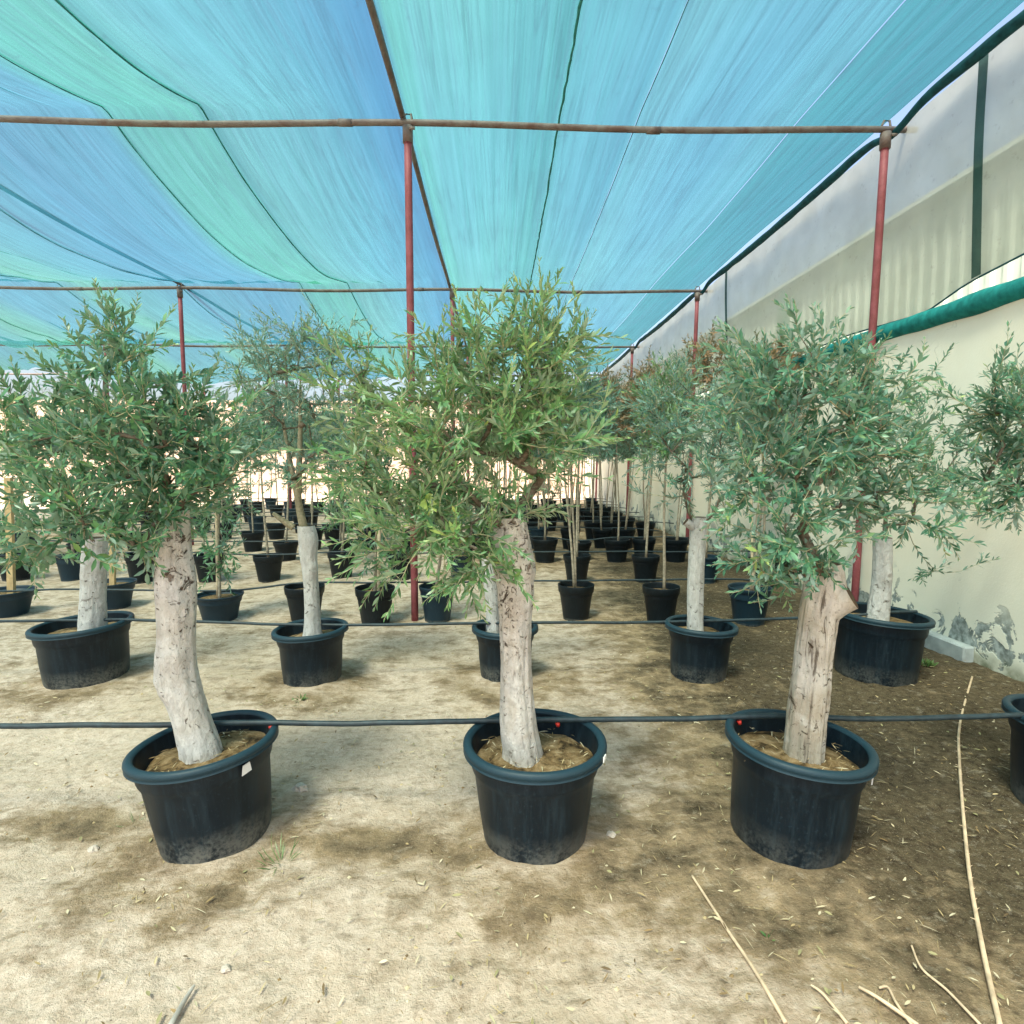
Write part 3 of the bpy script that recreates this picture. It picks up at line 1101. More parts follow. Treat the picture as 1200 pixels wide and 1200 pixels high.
# ------------------------------------------------------------------ pots
def make_big_pot(x, y, rim, h, rb, label, rz=0.0, seed=0, tagang=None, soil_drop=0.07, group='black tubs of the front two rows'):
    root = empty('plant_pot', (x, y, gz(x, y) + 0.005), rz)
    tag(root, label, 'pot', group)
    r1 = rim - 0.022          # wall just below the rolled rim
    band = 0.26 * h
    r2 = r1 - 0.014
    mb = MB()
    mb.lathe([(rb - 0.012, -0.03), (rb, 0.012), (rb + (r2 - rb) * 0.5, (h - band) * 0.5), (r2 - 0.004, h - band - 0.015), (r2 + 0.006, h - band + 0.006), (r1 - 0.004, h - band + 0.02), (r1, h - 0.03),
              (r1, h - 0.008)], 64, wob=0.045, seed=seed, closed_bottom=True)
    mb.lathe([(r1 - 0.010, h - 0.008), (r1 - 0.014, h - 0.05), (r1 - 0.024, h - band), (r1 - 0.034, h - soil_drop - 0.06)], 64, wob=0.045, seed=seed)
    mb.build('tub_wall', M['pot'], root, True)
    rb_ = MB()
    prof = []
    for k in range(13):
        a = math.pi * (1.25 - 1.5 * k / 12)
        prof.append((r1 + 0.009 + 0.018 * math.cos(a), h - 0.012 + 0.017 * math.sin(a)))
    prof = [(r1 - 0.012, h - 0.035)] + prof + [(r1 + 0.026, h - 0.032)]
    rb_.lathe(prof, 64, wob=0.045, seed=seed)
    rb_.build('rim', M['pot_rim'], root, True)
    # soil, heaped a little and uneven
    sb = MB()
    V, Fc = [(0, 0, h - soil_drop + 0.02)], []
    nr, na = 9, 40
    for i in range(1, nr + 1):
        r_ = (r1 - 0.022) * i / nr
        for k in range(na):
            a = 2 * math.pi * k / na
            px, py = r_ * math.cos(a), r_ * math.sin(a)
            V.append((px, py, h - soil_drop + 0.02 * (1 - (i / nr) ** 2) + 0.016 * noise.noise(Vector((px * 9 + seed, py * 9, 1)))))
    for k in range(na):
        Fc.append((0, 1 + k, 1 + (k + 1) % na))
    for i in range(nr - 1):
        for k in range(na):
            a0 = 1 + i * na
            Fc.append((a0 + k, a0 + na + k, a0 + na + (k + 1) % na, a0 + (k + 1) % na))
    sb.add(V, Fc)
    sb.build('soil', M['soil'], root, True)
    if tagang is not None:
        for (ang, zz, ww, hh) in tagang:
            tb = MB()
            a = R(ang)
            rr_ = r1 + 0.004 if zz < h - 0.03 else r1 + 0.028
            c = Vector((rr_ * math.cos(a), rr_ * math.sin(a), zz))
            u = Vector((-math.sin(a), math.cos(a), 0))
            nrm = Vector((math.cos(a), math.sin(a), 0))
            V = []
            for dd in (0, 0.004):
                for (p, q) in ((-ww, -hh), (ww, -hh * 0.7), (ww * 0.8, hh), (-ww * 0.6, hh * 0.8)):
                    V.append(c + u * p + Vector((0, 0, q)) + nrm * dd)
            tb.add(V, [(0, 1, 2, 3), (4, 7, 6, 5), (0, 4, 5, 1), (1, 5, 6, 2), (2, 6, 7, 3), (3, 7, 4, 0)])
            tb.build('paper_tag', M['white_tag'], root)
    return root


fl = ['black tub holding the leaning white trunked olive at front left', 'black tub with mud splashed foot under the central olive',
      'black tub under the brown trunked olive at front right', 'black tub cut off by the right edge of the photo']
fr = FRONT
tags = [[(-33, .33, .020, .020)], [(-28, .385, .016, .010)], [(-38, .34, .008, .02)], None]
for i, p in enumerate(FRONT):
    make_big_pot(*p, fl[i], 0.0, i * 3.7, tags[i], 0.085 if i != 0 else 0.075).rotation_euler = (0, R((-4.5, -0.5, 3.5, 4)[i]), 0)
sl_ = ['wide black tub behind the front left olive, in the second row', 'blue black tub of the pale trunked olive with bare forked limbs',
       'black tub half hidden behind the central olive trunk', 'black tub of the straight white trunked olive, second row',
       'large glossy black tub beside the flaking foot of the cream wall']
for i, p in enumerate(SECOND):
    make_big_pot(*p, sl_[i], 0.0, 20 + i * 2.9, None, 0.075).rotation_euler = (0, R((-3, -2, 0, 1.5, 3)[i]), 0)


def make_small_pot(name, mat, band=0.22, seed=0):
    """nursery pot of unit size: rim radius 1 -> scaled by the copy"""
    root = empty(name)
    mb = MB()
    h = 1.0
    r1, r2, rb = 1.0, 0.90, 0.70
    n = 32
    mb.lathe([(rb * .98, -0.05), (rb, 0.03), (r2, (1 - band) - 0.01), (r2 + 0.015, 1 - band), (0.97, 1 - band + 0.012), (r1, 0.97), (r1, 1.0), (0.955, 1.0), (0.945, 0.95), (0.9, 0.7)], n, closed_bottom=True)
    mb.build('pot_wall', mat, root, True)
    sb = MB()
    sb.lathe([(0.91, 0.82), (0.6, 0.825), (0.25, 0.84), (0.001, 0.85)], 20)
    sb.build('soil', M['soil'], root, True)
    return root


pot_protos = [make_small_pot('nursery_pot', M['pot_small']), make_small_pot('nursery_pot', M['pot_blue'], 0.12)]


def copy_tree(o, parent=None):
    c = o.copy()
    COL.objects.link(c)
    if parent:
        c.parent = parent
    for ch in o.children:
        copy_tree(ch, c)
    return c


used_proto = {}


def place(proto, loc, rz, scale, label, cat, group):
    if id(proto) not in used_proto:
        used_proto[id(proto)] = 1
        o = proto
    else:
        o = copy_tree(proto)
    o.location = loc
    o.rotation_euler = (0, 0, rz)
    o.scale = scale
    for k in ('label', 'category', 'group'):
        if k in o:
            del o[k]
    tag(o, label, cat, group)
    return o


# ------------------------------------------------------------------ trees
def catmull(pts, n):
    P = np.array(pts, float)
    t = np.linspace(0, len(P) - 1, n)
    out = []
    for v in t:
        i = min(int(v), len(P) - 2)
        f = v - i
        p0, p1, p2, p3 = P[max(i - 1, 0)], P[i], P[i + 1], P[min(i + 2, len(P) - 1)]
        out.append(0.5 * ((2 * p1) + (-p0 + p2) * f + (2 * p0 - 5 * p1 + 4 * p2 - p3) * f * f + (-p0 + 3 * p1 - 3 * p2 + p3) * f ** 3))
    return np.array(out)


def trunk_mesh(mb, ctrl, seg=56, rings=110, amp=0.10, flute=0.05, seed=0.0, knots=()):
    C = catmull(ctrl, rings)
    V, Fc, FD = [], [], []
    for i, (x, y, z, r) in enumerate(C):
        for k in range(seg):
            a = 2 * math.pi * k / seg
            ca, sa = math.cos(a), math.sin(a)
            q = 1 + amp * noise.noise(Vector((ca * 1.1 + seed, sa * 1.1, z * 3.2))) + flute * noise.noise(Vector((ca * 3.0 + seed, sa * 3.0, z * 1.3 + 4)))
            q += 0.035 * noise.noise(Vector((ca * 5 + seed, sa * 5, z * 16)))
            fs_ = noise.noise(Vector((ca * 4.2 + seed * 2, sa * 4.2, z * (1.3 if flute > 0.11 else 3.0) + 9)))
            fd_ = max(0.0, 0.13 - abs(fs_)) / 0.13 * min(1.0, max(0.0, 0.25 + 2.2 * noise.noise(Vector((ca * 1.3 + seed, sa * 1.3, z * 2.2 + 3)))))
            q -= (0.045 + flute * 0.25) * fd_
            FD.append(min(1.0, fd_ * (0.30 + 2.8 * flute)))
            q += 0.02 * noise.noise(Vector((ca * 11 + seed, sa * 11, z * 30)))
            zz_ = max(0.0, z - C[0][2])
            q += 0.30 * math.exp(-zz_ / 0.05) * (0.45 + 0.55 * math.cos(4 * a + seed * 3))
            for (ka, kz, kr, kh) in knots:
                da = math.atan2(math.sin(a - ka), math.cos(a - ka)) * r
                d2 = (da * da + (z - kz) ** 2) / (kr * kr)
                q += kh * math.exp(-d2) - 0.55 * kh * math.exp(-d2 * 5)
            V.append((x + ca * r * q, y + sa * r * q, z))
    for i in range(rings - 1):
        for k in range(seg):
            k2 = (k + 1) % seg
            Fc.append((i * seg + k, i * seg + k2, (i + 1) * seg + k2, (i + 1) * seg + k))
    mb.add(V, Fc, 0)
    mb.a[-len(V):] = FD
    b = len(mb.v) - seg
    mb.v.append((C[-1][0], C[-1][1], C[-1][2] - 0.008))
    mb.a.append(0)
    c = len(mb.v) - 1
    for k in range(seg):
        mb.f.append((b + k, b + (k + 1) % seg, c))
        mb.m.append(1)


def leaves_mesh(name, P, D, N, L, W, rnd, mat, parent, hi=True, curl=0.12):
    n = len(P)
    D = D / np.linalg.norm(D, axis=1, keepdims=True)
    Sd = np.cross(D, N)
    ln = np.linalg.norm(Sd, axis=1, keepdims=True)
    Sd = Sd / np.maximum(ln, 1e-6)
    Nn = np.cross(Sd, D)
    L = L[:, None]
    W = W[:, None]
    fold = 0.22
    def pt(t, s, lift):
        return P + D * (L * t) + Sd * (W * s) + Nn * (W * lift) - Nn * (L * curl * t * t)
    if hi:
        vs = [pt(0, 0, 0), pt(.28, .38, fold * .38), pt(.28, 0, 0), pt(.28, -.38, fold * .38), pt(.62, .46, fold * .46), pt(.62, 0, 0), pt(.62, -.46, fold * .46), pt(1, 0, 0)]
        fc = [(0, 1, 2), (0, 2, 3), (1, 4, 5, 2), (2, 5, 6, 3), (4, 7, 5), (5, 7, 6)]
    else:
        vs = [pt(0, 0, 0), pt(.48, .5, .12), pt(.48, -.5, .12), pt(1, 0, 0)]
        fc = [(0, 1, 3), (0, 3, 2)]
    nv = len(vs)
    V = np.stack(vs, 1).reshape(-1, 3)
    lens = [len(f) for f in fc]
    loop_tot = np.tile(np.array(lens), n)
    base = np.concatenate([np.array(f) for f in fc])
    loops = (base[None, :] + (np.arange(n) * nv)[:, None]).reshape(-1)
    me = bpy.data.meshes.new(name)
    me.vertices.add(len(V))
    me.vertices.foreach_set('co', V.reshape(-1))
    me.loops.add(len(loops))
    me.loops.foreach_set('vertex_index', loops.astype(np.int32))
    me.polygons.add(len(loop_tot))
    st = np.concatenate([[0], np.cumsum(loop_tot)[:-1]])
    me.polygons.foreach_set('loop_start', st.astype(np.int32))
    me.update(calc_edges=True)
    at = me.attributes.new('rnd', 'FLOAT', 'POINT')
    at.data.foreach_set('value', np.repeat(rnd, nv).astype(np.float32))
    me.materials.append(mat)
    me.validate()
    o = bpy.data.objects.new(name, me)
    COL.objects.link(o)
    o.parent = parent
    return o


def grow(anchors, lobes, seed, shoot=(0.14, 0.30), leaf=(0.055, 0.014), step=0.017, up=0.35, side=2, spread=0.55, r_tip=0.0015, maxr=0.020, sparse=1.0):
    """anchors: starting points (trunk top); lobes: (centre, radii, number of shoots). Returns branch tubes and leaf arrays."""
    rg = np.random.default_rng(seed)
    nodes = [np.array(a, float) for a in anchors]
    par = [-1] * len(nodes)
    att = []
    for (c, rad, n) in lobes:
        c = np.array(c)
        rad = np.array(rad)
        for _ in range(n):
            d = rg.normal(size=3)
            d /= np.linalg.norm(d)
            p = c + d * rad * (rg.random() ** 0.42)
            att.append((p, c))
    a0 = np.mean(np.array(anchors), axis=0)
    att.sort(key=lambda q: np.linalg.norm(q[0] - a0))
    tips = []
    for p, c in att:
        A = np.array(nodes)
        d = np.linalg.norm(A - p, axis=1)
        # prefer joining a limb that is nearer the trunk than the shoot
        pen = d + 0.35 * np.maximum(0, np.linalg.norm(A - a0, axis=1) - np.linalg.norm(p - a0))
        j = int(np.argmin(pen))
        q = nodes[j]
        dist = np.linalg.norm(p - q)
        k = max(1, int(dist / 0.07))
        prev = j
        bend = rg.normal(size=3) * 0.10 * dist
        bend[2] -= 0.06 * dist
        for s in range(1, k + 1):
            t = s / k
            pt = q + (p - q) * t + bend * math.sin(math.pi * t)
            nodes.append(pt)
            par.append(prev)
            prev = len(nodes) - 1
        tips.append((prev, c))
    n = len(nodes)
    cnt = np.zeros(n)
    for i, _ in tips:
        cnt[i] += 1
    for i in range(n - 1, -1, -1):
        if par[i] >= 0:
            cnt[par[i]] += cnt[i]
    rad = np.minimum(maxr, r_tip * np.maximum(cnt, 1) ** 0.5)
    tubes = []
    # chains
    kids = {}
    for i in range(n):
        if par[i] >= 0:
            kids.setdefault(par[i], []).append(i)
    starts = [(None, i) for i in range(n) if par[i] < 0]
    stack = starts[:]
    while stack:
        pr, i = stack.pop()
        chain = [] if pr is None else [pr]
        cur = i
        while True:
            chain.append(cur)
            ks = kids.get(cur, [])
            if not ks:
                break
            ks = sorted(ks, key=lambda q: -cnt[q])
            for o_ in ks[1:]:
                stack.append((cur, o_))
            cur = ks[0]
        if len(chain) > 1:
            r0 = [rad[c_] for c_ in chain]
            if pr is not None:
                r0[0] = min(r0[0], r0[1] * 1.2)
            tubes.append(([nodes[c_] for c_ in chain], r0))
    P, D, N, L, W, Q = [], [], [], [], [], []
    lobe_r = None

    def leafy(pts, tone, dens=1.0):
        pts = np.array(pts)
        sg = np.linalg.norm(np.diff(pts, axis=0), axis=1)
        cum = np.concatenate([[0], np.cumsum(sg)])
        tot = cum[-1]
        m = max(2, int(tot / step * dens))
        ang = rg.random() * 6.28
        for s in range(m):
            u = (s + 0.3) / m * tot
            k = min(len(sg) - 1, int(np.searchsorted(cum, u) - 1)) if u > 0 else 0
            k = max(0, k)
            f = (u - cum[k]) / max(sg[k], 1e-6)
            p = pts[k] + (pts[k + 1] - pts[k]) * f
            t = (pts[k + 1] - pts[k]) / max(sg[k], 1e-6)
            ref = np.array([0, 0, 1.0]) if abs(t[2]) < 0.9 else np.array([1.0, 0, 0])
            u1 = np.cross(t, ref)
            u1 /= np.linalg.norm(u1)
            u2 = np.cross(t, u1)
            ang += 1.57 + rg.normal() * 0.25
            for sgn in (0, math.pi):
                if rg.random() > 0.9 * sparse:
                    continue
                o_ = u1 * math.cos(ang + sgn) + u2 * math.sin(ang + sgn)
                op = spread * (1.15 - 0.55 * s / m)
                d = t * math.cos(op) + o_ * math.sin(op) + rg.normal(size=3) * 0.16
                d[2] += 0.06
                P.append(p)
                D.append(d)
                nn = t * 0.9 - o_ * 0.4 + np.array([0, 0, 0.7]) + rg.normal(size=3) * 0.3
                N.append(nn)
                sz = (0.55 + 0.45 * math.sin(math.pi * min(1, 0.15 + 0.85 * (s + 1) / m) ** 0.8)) * rg.uniform(0.75, 1.2)
                L.append(leaf[0] * sz)
                W.append(leaf[1] * sz * rg.uniform(0.8, 1.2))
                Q.append(min(1, max(0, tone + rg.normal() * 0.17 + (0.18 if s > m * 0.8 else 0))))

    def curve(p, d, ln, k=7, grav=0.0):
        pts = [p]
        d = d / np.linalg.norm(d)
        for _ in range(k):
            d = d + rg.normal(size=3) * 0.10 + np.array([0, 0, grav])
            d /= np.linalg.norm(d)
            p = p + d * (ln / k)
            pts.append(p)
        return pts

    for i, c in tips:
        p = nodes[i]
        q = nodes[par[i]]
        out = p - c
        out = out / (np.linalg.norm(out) + 1e-6)
        t = (p - q) / (np.linalg.norm(p - q) + 1e-6)
        tone = 0.42 + rg.normal() * 0.14
        d = t * 0.5 + out * 0.8 + np.array([0, 0, up]) + rg.normal(size=3) * 0.25
        ln = rg.uniform(*shoot)
        pts = curve(p, d, ln, 7, rg.uniform(-0.10, 0.08))
        tubes.append((pts, list(np.linspace(r_tip * 1.0, r_tip * 0.5, len(pts)))))
        leafy(pts, tone)
        for _ in range(side):
            k = rg.integers(0, 4)
            d2 = d * 0.5 + rg.normal(size=3) * 0.7
            pts2 = curve(np.array(pts[k]), d2, ln * rg.uniform(0.4, 0.8), 5, rg.uniform(-0.10, 0.08))
            tubes.append((pts2, list(np.linspace(r_tip * 0.8, r_tip * 0.45, len(pts2)))))
            leafy(pts2, tone)
        # leaves back along the limb
        back = [p]
        j = i
        for _ in range(3):
            if par[j] < 0:
                break
            j = par[j]
            back.append(nodes[j])
        if len(back) > 1:
            leafy(back[::-1], tone - 0.08, 0.5)
    return tubes, [np.array(a, float) for a in (P, D, N, L, W, Q)]


def dp(Y, px=600, py=600):
    """metres per photograph pixel at depth Y"""
    a, b = AY(px, py, Y), AY(px + 1, py, Y)
    return (b - a).length


def olive(px_trunk, Y, lobes_px, label, bark, leafmat, seed, leaf=(0.055, 0.014), shoot=(0.12, 0.28), knots=(), stubs=(), amp=0.10, flute=0.05,
          extra=(), up=0.35, side=2, step=0.017, spread=0.6, group='potted olive trees of the front two rows', limbs=(), depth=1.0, r_tip=0.0016, base_z=None, sparse=1.0, tk=0.86):
    b = AY(px_trunk[0][0], px_trunk[0][1], Y)
    root = empty('olive_tree', (b.x, Y, 0))
    tag(root, label, 'tree', group)
    o3 = Vector((b.x, Y, 0))
    ctrl = []
    for i, q in enumerate(px_trunk):
        p = AY(q[0], q[1], Y) - o3
        dy = q[3] if len(q) > 3 else 0.0
        ctrl.append((p.x, p.y + dy, p.z, q[2] * dp(Y) * tk))
    mb = MB()
    trunk_mesh(mb, ctrl, 84, 170, amp, flute, seed, knots)
    for st in stubs:
        pts = [AY(a, c, Y) - o3 + Vector((0, dy, 0)) for (a, c, r_, dy) in st]
        rr_ = [r_ * dp(Y) * 0.80 for (a, c, r_, dy) in st]
        C = catmull([(p.x, p.y, p.z, r_) for p, r_ in zip(pts, rr_)], 12)
        mb.tube([c[:3] for c in C], [c[3] for c in C], 18, True, 0, 0.0, 1)
    mb.build('trunk', [bark, M['cut_wood']], root, True)
    top = ctrl[-1]
    anchors = [(top[0], top[1], top[2] - 0.02)]
    for a in range(5):
        an = a * 1.26 + seed
        anchors.append((top[0] + math.cos(an) * top[3] * 0.75, top[1] + math.sin(an) * top[3] * 0.75, top[2] - 0.03 - 0.05 * (a % 2)))
    for e in extra:
        p = AY(e[0], e[1], Y) - o3
        anchors.append((p.x, p.y, p.z))
    lobes = []
    for (cx, cy, rx, ry, n, *rest) in lobes_px:
        dy = rest[0] if rest else 0.0
        c = AY(cx, cy, Y + dy) - o3
        k = dp(Y + dy)
        lobes.append((tuple(c), (rx * k, 0.5 * (rx + ry) * k * depth, ry * k), max(3, int(n * 0.78))))
    tubes, LV = grow(anchors, lobes, seed, (shoot[0] * .9, shoot[1] * .9), (leaf[0], leaf[1] * .95), step * 1.22, up, side, spread, r_tip=r_tip, sparse=sparse)
    bb = MB()
    for pts, rad in tubes:
        bb.tube(pts, rad, 5, False, 0, min(1.0, max(0.0, (max(rad) - 0.0028) / 0.004)))
    for lb in limbs:
        pts = [AY(a, c, Y) - o3 + Vector((0, dy, 0)) for (a, c, r_, dy) in lb]
        C = catmull([(p.x, p.y, p.z, r_[2] * dp(Y)) for p, r_ in zip(pts, lb)], 16)
        bb.tube([c[:3] for c in C], [c[3] for c in C], 8, True, 0, 0.6)
    bb.build('branches', M['bark_twig'], root, True)
    leaves_mesh('crown', *LV, leafmat, root)
    return root, len(LV[0])


counts = []
Y1 = [p[1] for p in FRONT]
Y2 = [p[1] for p in SECOND]
# front left
counts.append(olive([(240, 905, 29), (236, 880, 27), (222, 832, 24), (208, 785, 26), (207, 735, 24), (206, 690, 25), (204, 640, 20), (205, 598, 17)], Y1[0],
      [(160, 525, 125, 68, 92), (50, 520, 65, 65, 36, -.05), (150, 450, 55, 48, 26), (245, 515, 55, 55, 32), (95, 620, 80, 48, 46, -.15), (195, 575, 55, 45, 24, .1), (150, 405, 35, 30, 8), (203, 588, 32, 22, 12, -.03), (185, 560, 30, 25, 8, -.08)],
      'leaning white trunked olive with broad dark leaves in the front left tub', M['bark_white'], M['leaf_left'], 11, (0.048, 0.0165), (0.12, 0.28),
      knots=((R(200), .62, .05, .22), (R(-70), .75, .035, .16), (R(-50), .93, .04, .2), (R(-110), .60, .03, .12)), amp=0.09, up=0.3, step=0.0155))
# centre
counts.append(olive([(612, 905, 31), (612, 882, 27), (607, 845, 25), (605, 790, 22), (604, 720, 23), (602, 665, 26), (599, 630, 26), (597, 606, 22)], Y1[1],
      [(565, 510, 120, 80, 84), (600, 450, 75, 55, 56), (635, 415, 45, 38, 24), (470, 540, 70, 60, 46), (490, 620, 65, 45, 36, -.1), (545, 645, 40, 40, 14, -.15), (445, 460, 40, 40, 12), (520, 450, 50, 45, 22), (635, 480, 38, 55, 16), (560, 400, 40, 35, 12), (585, 605, 38, 24, 14, -.04), (570, 650, 25, 30, 8, -.08)],
      'tall central olive with flaking pale trunk and narrow mid green leaves', M['bark_centre'], M['leaf_centre'], 23, (0.050, 0.0140), (0.14, 0.33),
      knots=((R(-60), .98, .05, .2), (R(-120), .86, .04, .15), (R(-20), 1.1, .04, .22), (R(180), 1.12, .05, .2)), amp=0.12, flute=0.10, up=0.45, step=0.0155, spread=0.55))
# front right
counts.append(olive([(940, 915, 29), (941, 890, 26), (946, 830, 25), (952, 770, 24), (959, 720, 25), (966, 690, 27), (968, 660, 20)], Y1[2],
      [(940, 490, 105, 85, 100), (925, 435, 68, 40, 34), (890, 570, 55, 70, 34), (1010, 520, 60, 80, 44), (1070, 590, 50, 45, 20), (940, 610, 60, 45, 28, -.15), (905, 650, 40, 25, 9, -.15), (950, 668, 34, 22, 14, -.06), (1005, 440, 30, 35, 8)],
      'thick brown trunked olive with a sawn side stump in the front right tub', M['bark_brown'], M['leaf_right'], 37, (0.045, 0.0155), (0.12, 0.26),
      knots=((R(-90), .85, .05, .12), (R(-40), .6, .05, .1)), stubs=(((964, 716, 24, 0.0), (974, 704, 24, -.02), (988, 694, 21, -.05)),), amp=0.10, flute=0.12, up=0.3, step=0.0155))
# right edge of the frame
counts.append(olive([(1310, 880, 27), (1305, 800, 25), (1300, 700, 24), (1295, 630, 22)], Y1[3],
      [(1215, 500, 60, 65, 64), (1165, 480, 35, 40, 18), (1190, 575, 45, 35, 22), (1280, 480, 80, 90, 40), (1140, 605, 40, 14, 5)],
      'olive crown reaching in from the right edge of the photo', M['bark_white'], M['leaf_right'], 51, (0.048, 0.0140), (0.12, 0.25), up=0.3, step=0.0155))
# second row
counts.append(olive([(108, 748, 17), (109, 700, 15), (111, 660, 15), (112, 630, 14)], Y2[0],
      [(105, 560, 70, 60, 46), (40, 520, 60, 55, 26), (130, 500, 60, 45, 20)],
      'pale grey trunked olive in the wide tub behind the front left olive', M['bark_grey'], M['leaf_left'], 63, (0.066, 0.017), (0.15, 0.3), step=0.022))
counts.append(olive([(366, 756, 15), (366, 735, 11.5), (365, 700, 10), (363, 660, 10), (361, 632, 13), (358, 616, 11)], Y2[1],
      [(350, 455, 85, 60, 130), (300, 420, 40, 30, 24), (395, 410, 35, 30, 20), (330, 540, 50, 35, 34), (345, 405, 45, 30, 34), (400, 500, 40, 50, 34), (350, 548, 48, 28, 26)],
      'olive with a fine feathery crown and bare forked limbs above a pale trunk', M['bark_grey'], M['leaf_grey'], 71, (0.046, 0.0095), (0.14, 0.28), spread=0.5, step=0.017,
      knots=((R(200), .86, .05, .25), (R(-30), .78, .04, .25)), limbs=(((357, 622, 5.5, 0), (350, 590, 4.2, 0), (350, 560, 3.8, 0), (352, 500, 2.6, 0), (352, 440, 0.8, 0)), ((352, 604, 4, 0), (342, 565, 3.2, .05), (333, 530, 2.5, .08), (325, 490, 1.6, .1)), ((345, 618, 4, -.02), (330, 607, 3, -.03), (322, 601, 2, -.03))), extra=((352, 500), (330, 530), (350, 560))))
counts.append(olive([(578, 756, 10), (577, 715, 9), (573, 670, 9), (570, 640, 8)], Y2[2],
      [(570, 520, 80, 70, 46), (545, 590, 45, 40, 14), (640, 520, 40, 50, 12)],
      'slim olive mostly hidden behind the trunk of the central olive', M['bark_grey'], M['leaf_centre'], 83, (0.062, 0.0135), (0.15, 0.3), step=0.02))
counts.append(olive([(816, 756, 13), (815, 735, 11), (815, 690, 11), (817, 640, 11), (820, 606, 10)], Y2[3],
      [(815, 500, 70, 65, 80), (775, 480, 35, 40, 18), (850, 540, 45, 45, 24), (800, 565, 45, 30, 20), (830, 440, 40, 30, 14)],
      'olive with a straight smooth white trunk behind the front right olive', M['bark_grey'], M['leaf_grey'], 97, (0.054, 0.0125), (0.14, 0.28), step=0.018,
      stubs=(((817, 622, 6, 0), (808, 615, 6, -.01), (803, 611, 6, -.01)),), amp=0.06))
counts.append(olive([(1027, 748, 16), (1028, 725, 14), (1032, 690, 12.5), (1034, 655, 12.5), (1034, 630, 12)], Y2[4],
      [(1055, 540, 70, 70, 80), (1050, 470, 50, 50, 22), (1100, 590, 60, 40, 22), (1120, 520, 40, 50, 16), (1105, 660, 40, 15, 5)],
      'pale trunked olive with a knot scar beside the cream wall', M['bark_grey'], M['leaf_right'], 101, (0.056, 0.0145), (0.14, 0.28), step=0.018,
      knots=((R(-85), .72, .05, .14),)))


# ------------------------------------------------------------------ young trees of the rows behind
def make_sapling(seed, h0, h1, lean, lobes, leafmat, leaf, stems=1, dry=False, low=False):
    root = empty('olive_sapling' if not low else 'young_shrub')
    rg = random.Random(seed)
    mb = MB()
    anchors = []
    for s in range(stems):
        a = rg.uniform(0, 6.28)
        bx, by = (0.03 * math.cos(a), 0.03 * math.sin(a)) if stems > 1 else (0, 0)
        tx, ty = lean * math.cos(a + s * 2), lean * math.sin(a + s * 2)
        pts, rad = [], []
        for k in range(11):
            t = k / 10
            pts.append((bx + tx * t + 0.025 * math.sin(3.1 * t + seed + s), by + ty * t + 0.02 * math.sin(4 * t + seed), 0.26 + (h1 - 0.26) * t))
            rad.append((0.017 - 0.008 * t) * (1.0 if stems == 1 else 0.8))
        mb.tube(pts, rad, 8)
        anchors += [pts[-1], pts[-2], pts[-3]]
    lb = [((c[0], c[1], c[2]), r_, n) for (c, r_, n) in lobes]
    tubes, LV = grow(anchors, lb, seed, (0.16, 0.34), leaf, 0.030, 0.35, 2, 0.6, sparse=0.95)
    for pts, rad in tubes:
        mb.tube(pts, [r_ * 1.1 for r_ in rad], 4, False)
    mb.build('stem', M['bark_stem'], root, True)
    leaves_mesh('crown', *LV, leafmat, root, hi=False)
    return root


SAP = [
    make_sapling(201, 0.3, 1.75, 0.05, [((0, 0, 2.05), (.30, .30, .38), 66)], M['leaf_grey'], (0.083, 0.024)),
    make_sapling(202, 0.3, 1.70, 0.10, [((0.05, 0, 1.95), (.36, .34, .34), 66), ((0, 0, 2.35), (.2, .2, .2), 12)], M['leaf_grey'], (0.083, 0.023), 2),
    make_sapling(203, 0.3, 1.85, 0.06, [((0, 0, 2.10), (.26, .26, .42), 57)], M['leaf_centre'], (0.088, 0.023)),
    make_sapling(204, 0.3, 1.80, 0.12, [((-.05, 0, 2.00), (.34, .34, .30), 54), ((0, 0, 2.55), (.28, .28, .28), 40)], M['leaf_dry'], (0.083, 0.023), 2),
    make_sapling(205, 0.3, 2.0, 0.07, [((0, 0, 2.42), (.32, .32, .42), 80)], M['leaf_dry'], (0.077, 0.022)),
    make_sapling(206, 0.3, 1.20, 0.06, [((0, 0, 1.45), (.22, .22, .30), 30), ((0, 0, .75), (.12, .12, .2), 9)], M['leaf_left'], (0.088, 0.026)),
]
SHRUB = [
    make_sapling(211, 0.3, 0.62, 0.05, [((0, 0, 0.72), (.17, .17, .22), 18)], M['leaf_left'], (0.085, 0.024), low=True),
    make_sapling(212, 0.3, 0.80, 0.05, [((0, 0, 0.85), (.13, .13, .30), 16)], M['leaf_centre'], (0.085, 0.022), low=True),
]


def ordinal(i):
    if i < len(words):
        return words[i]
    return 'number %d' % (i + 1)


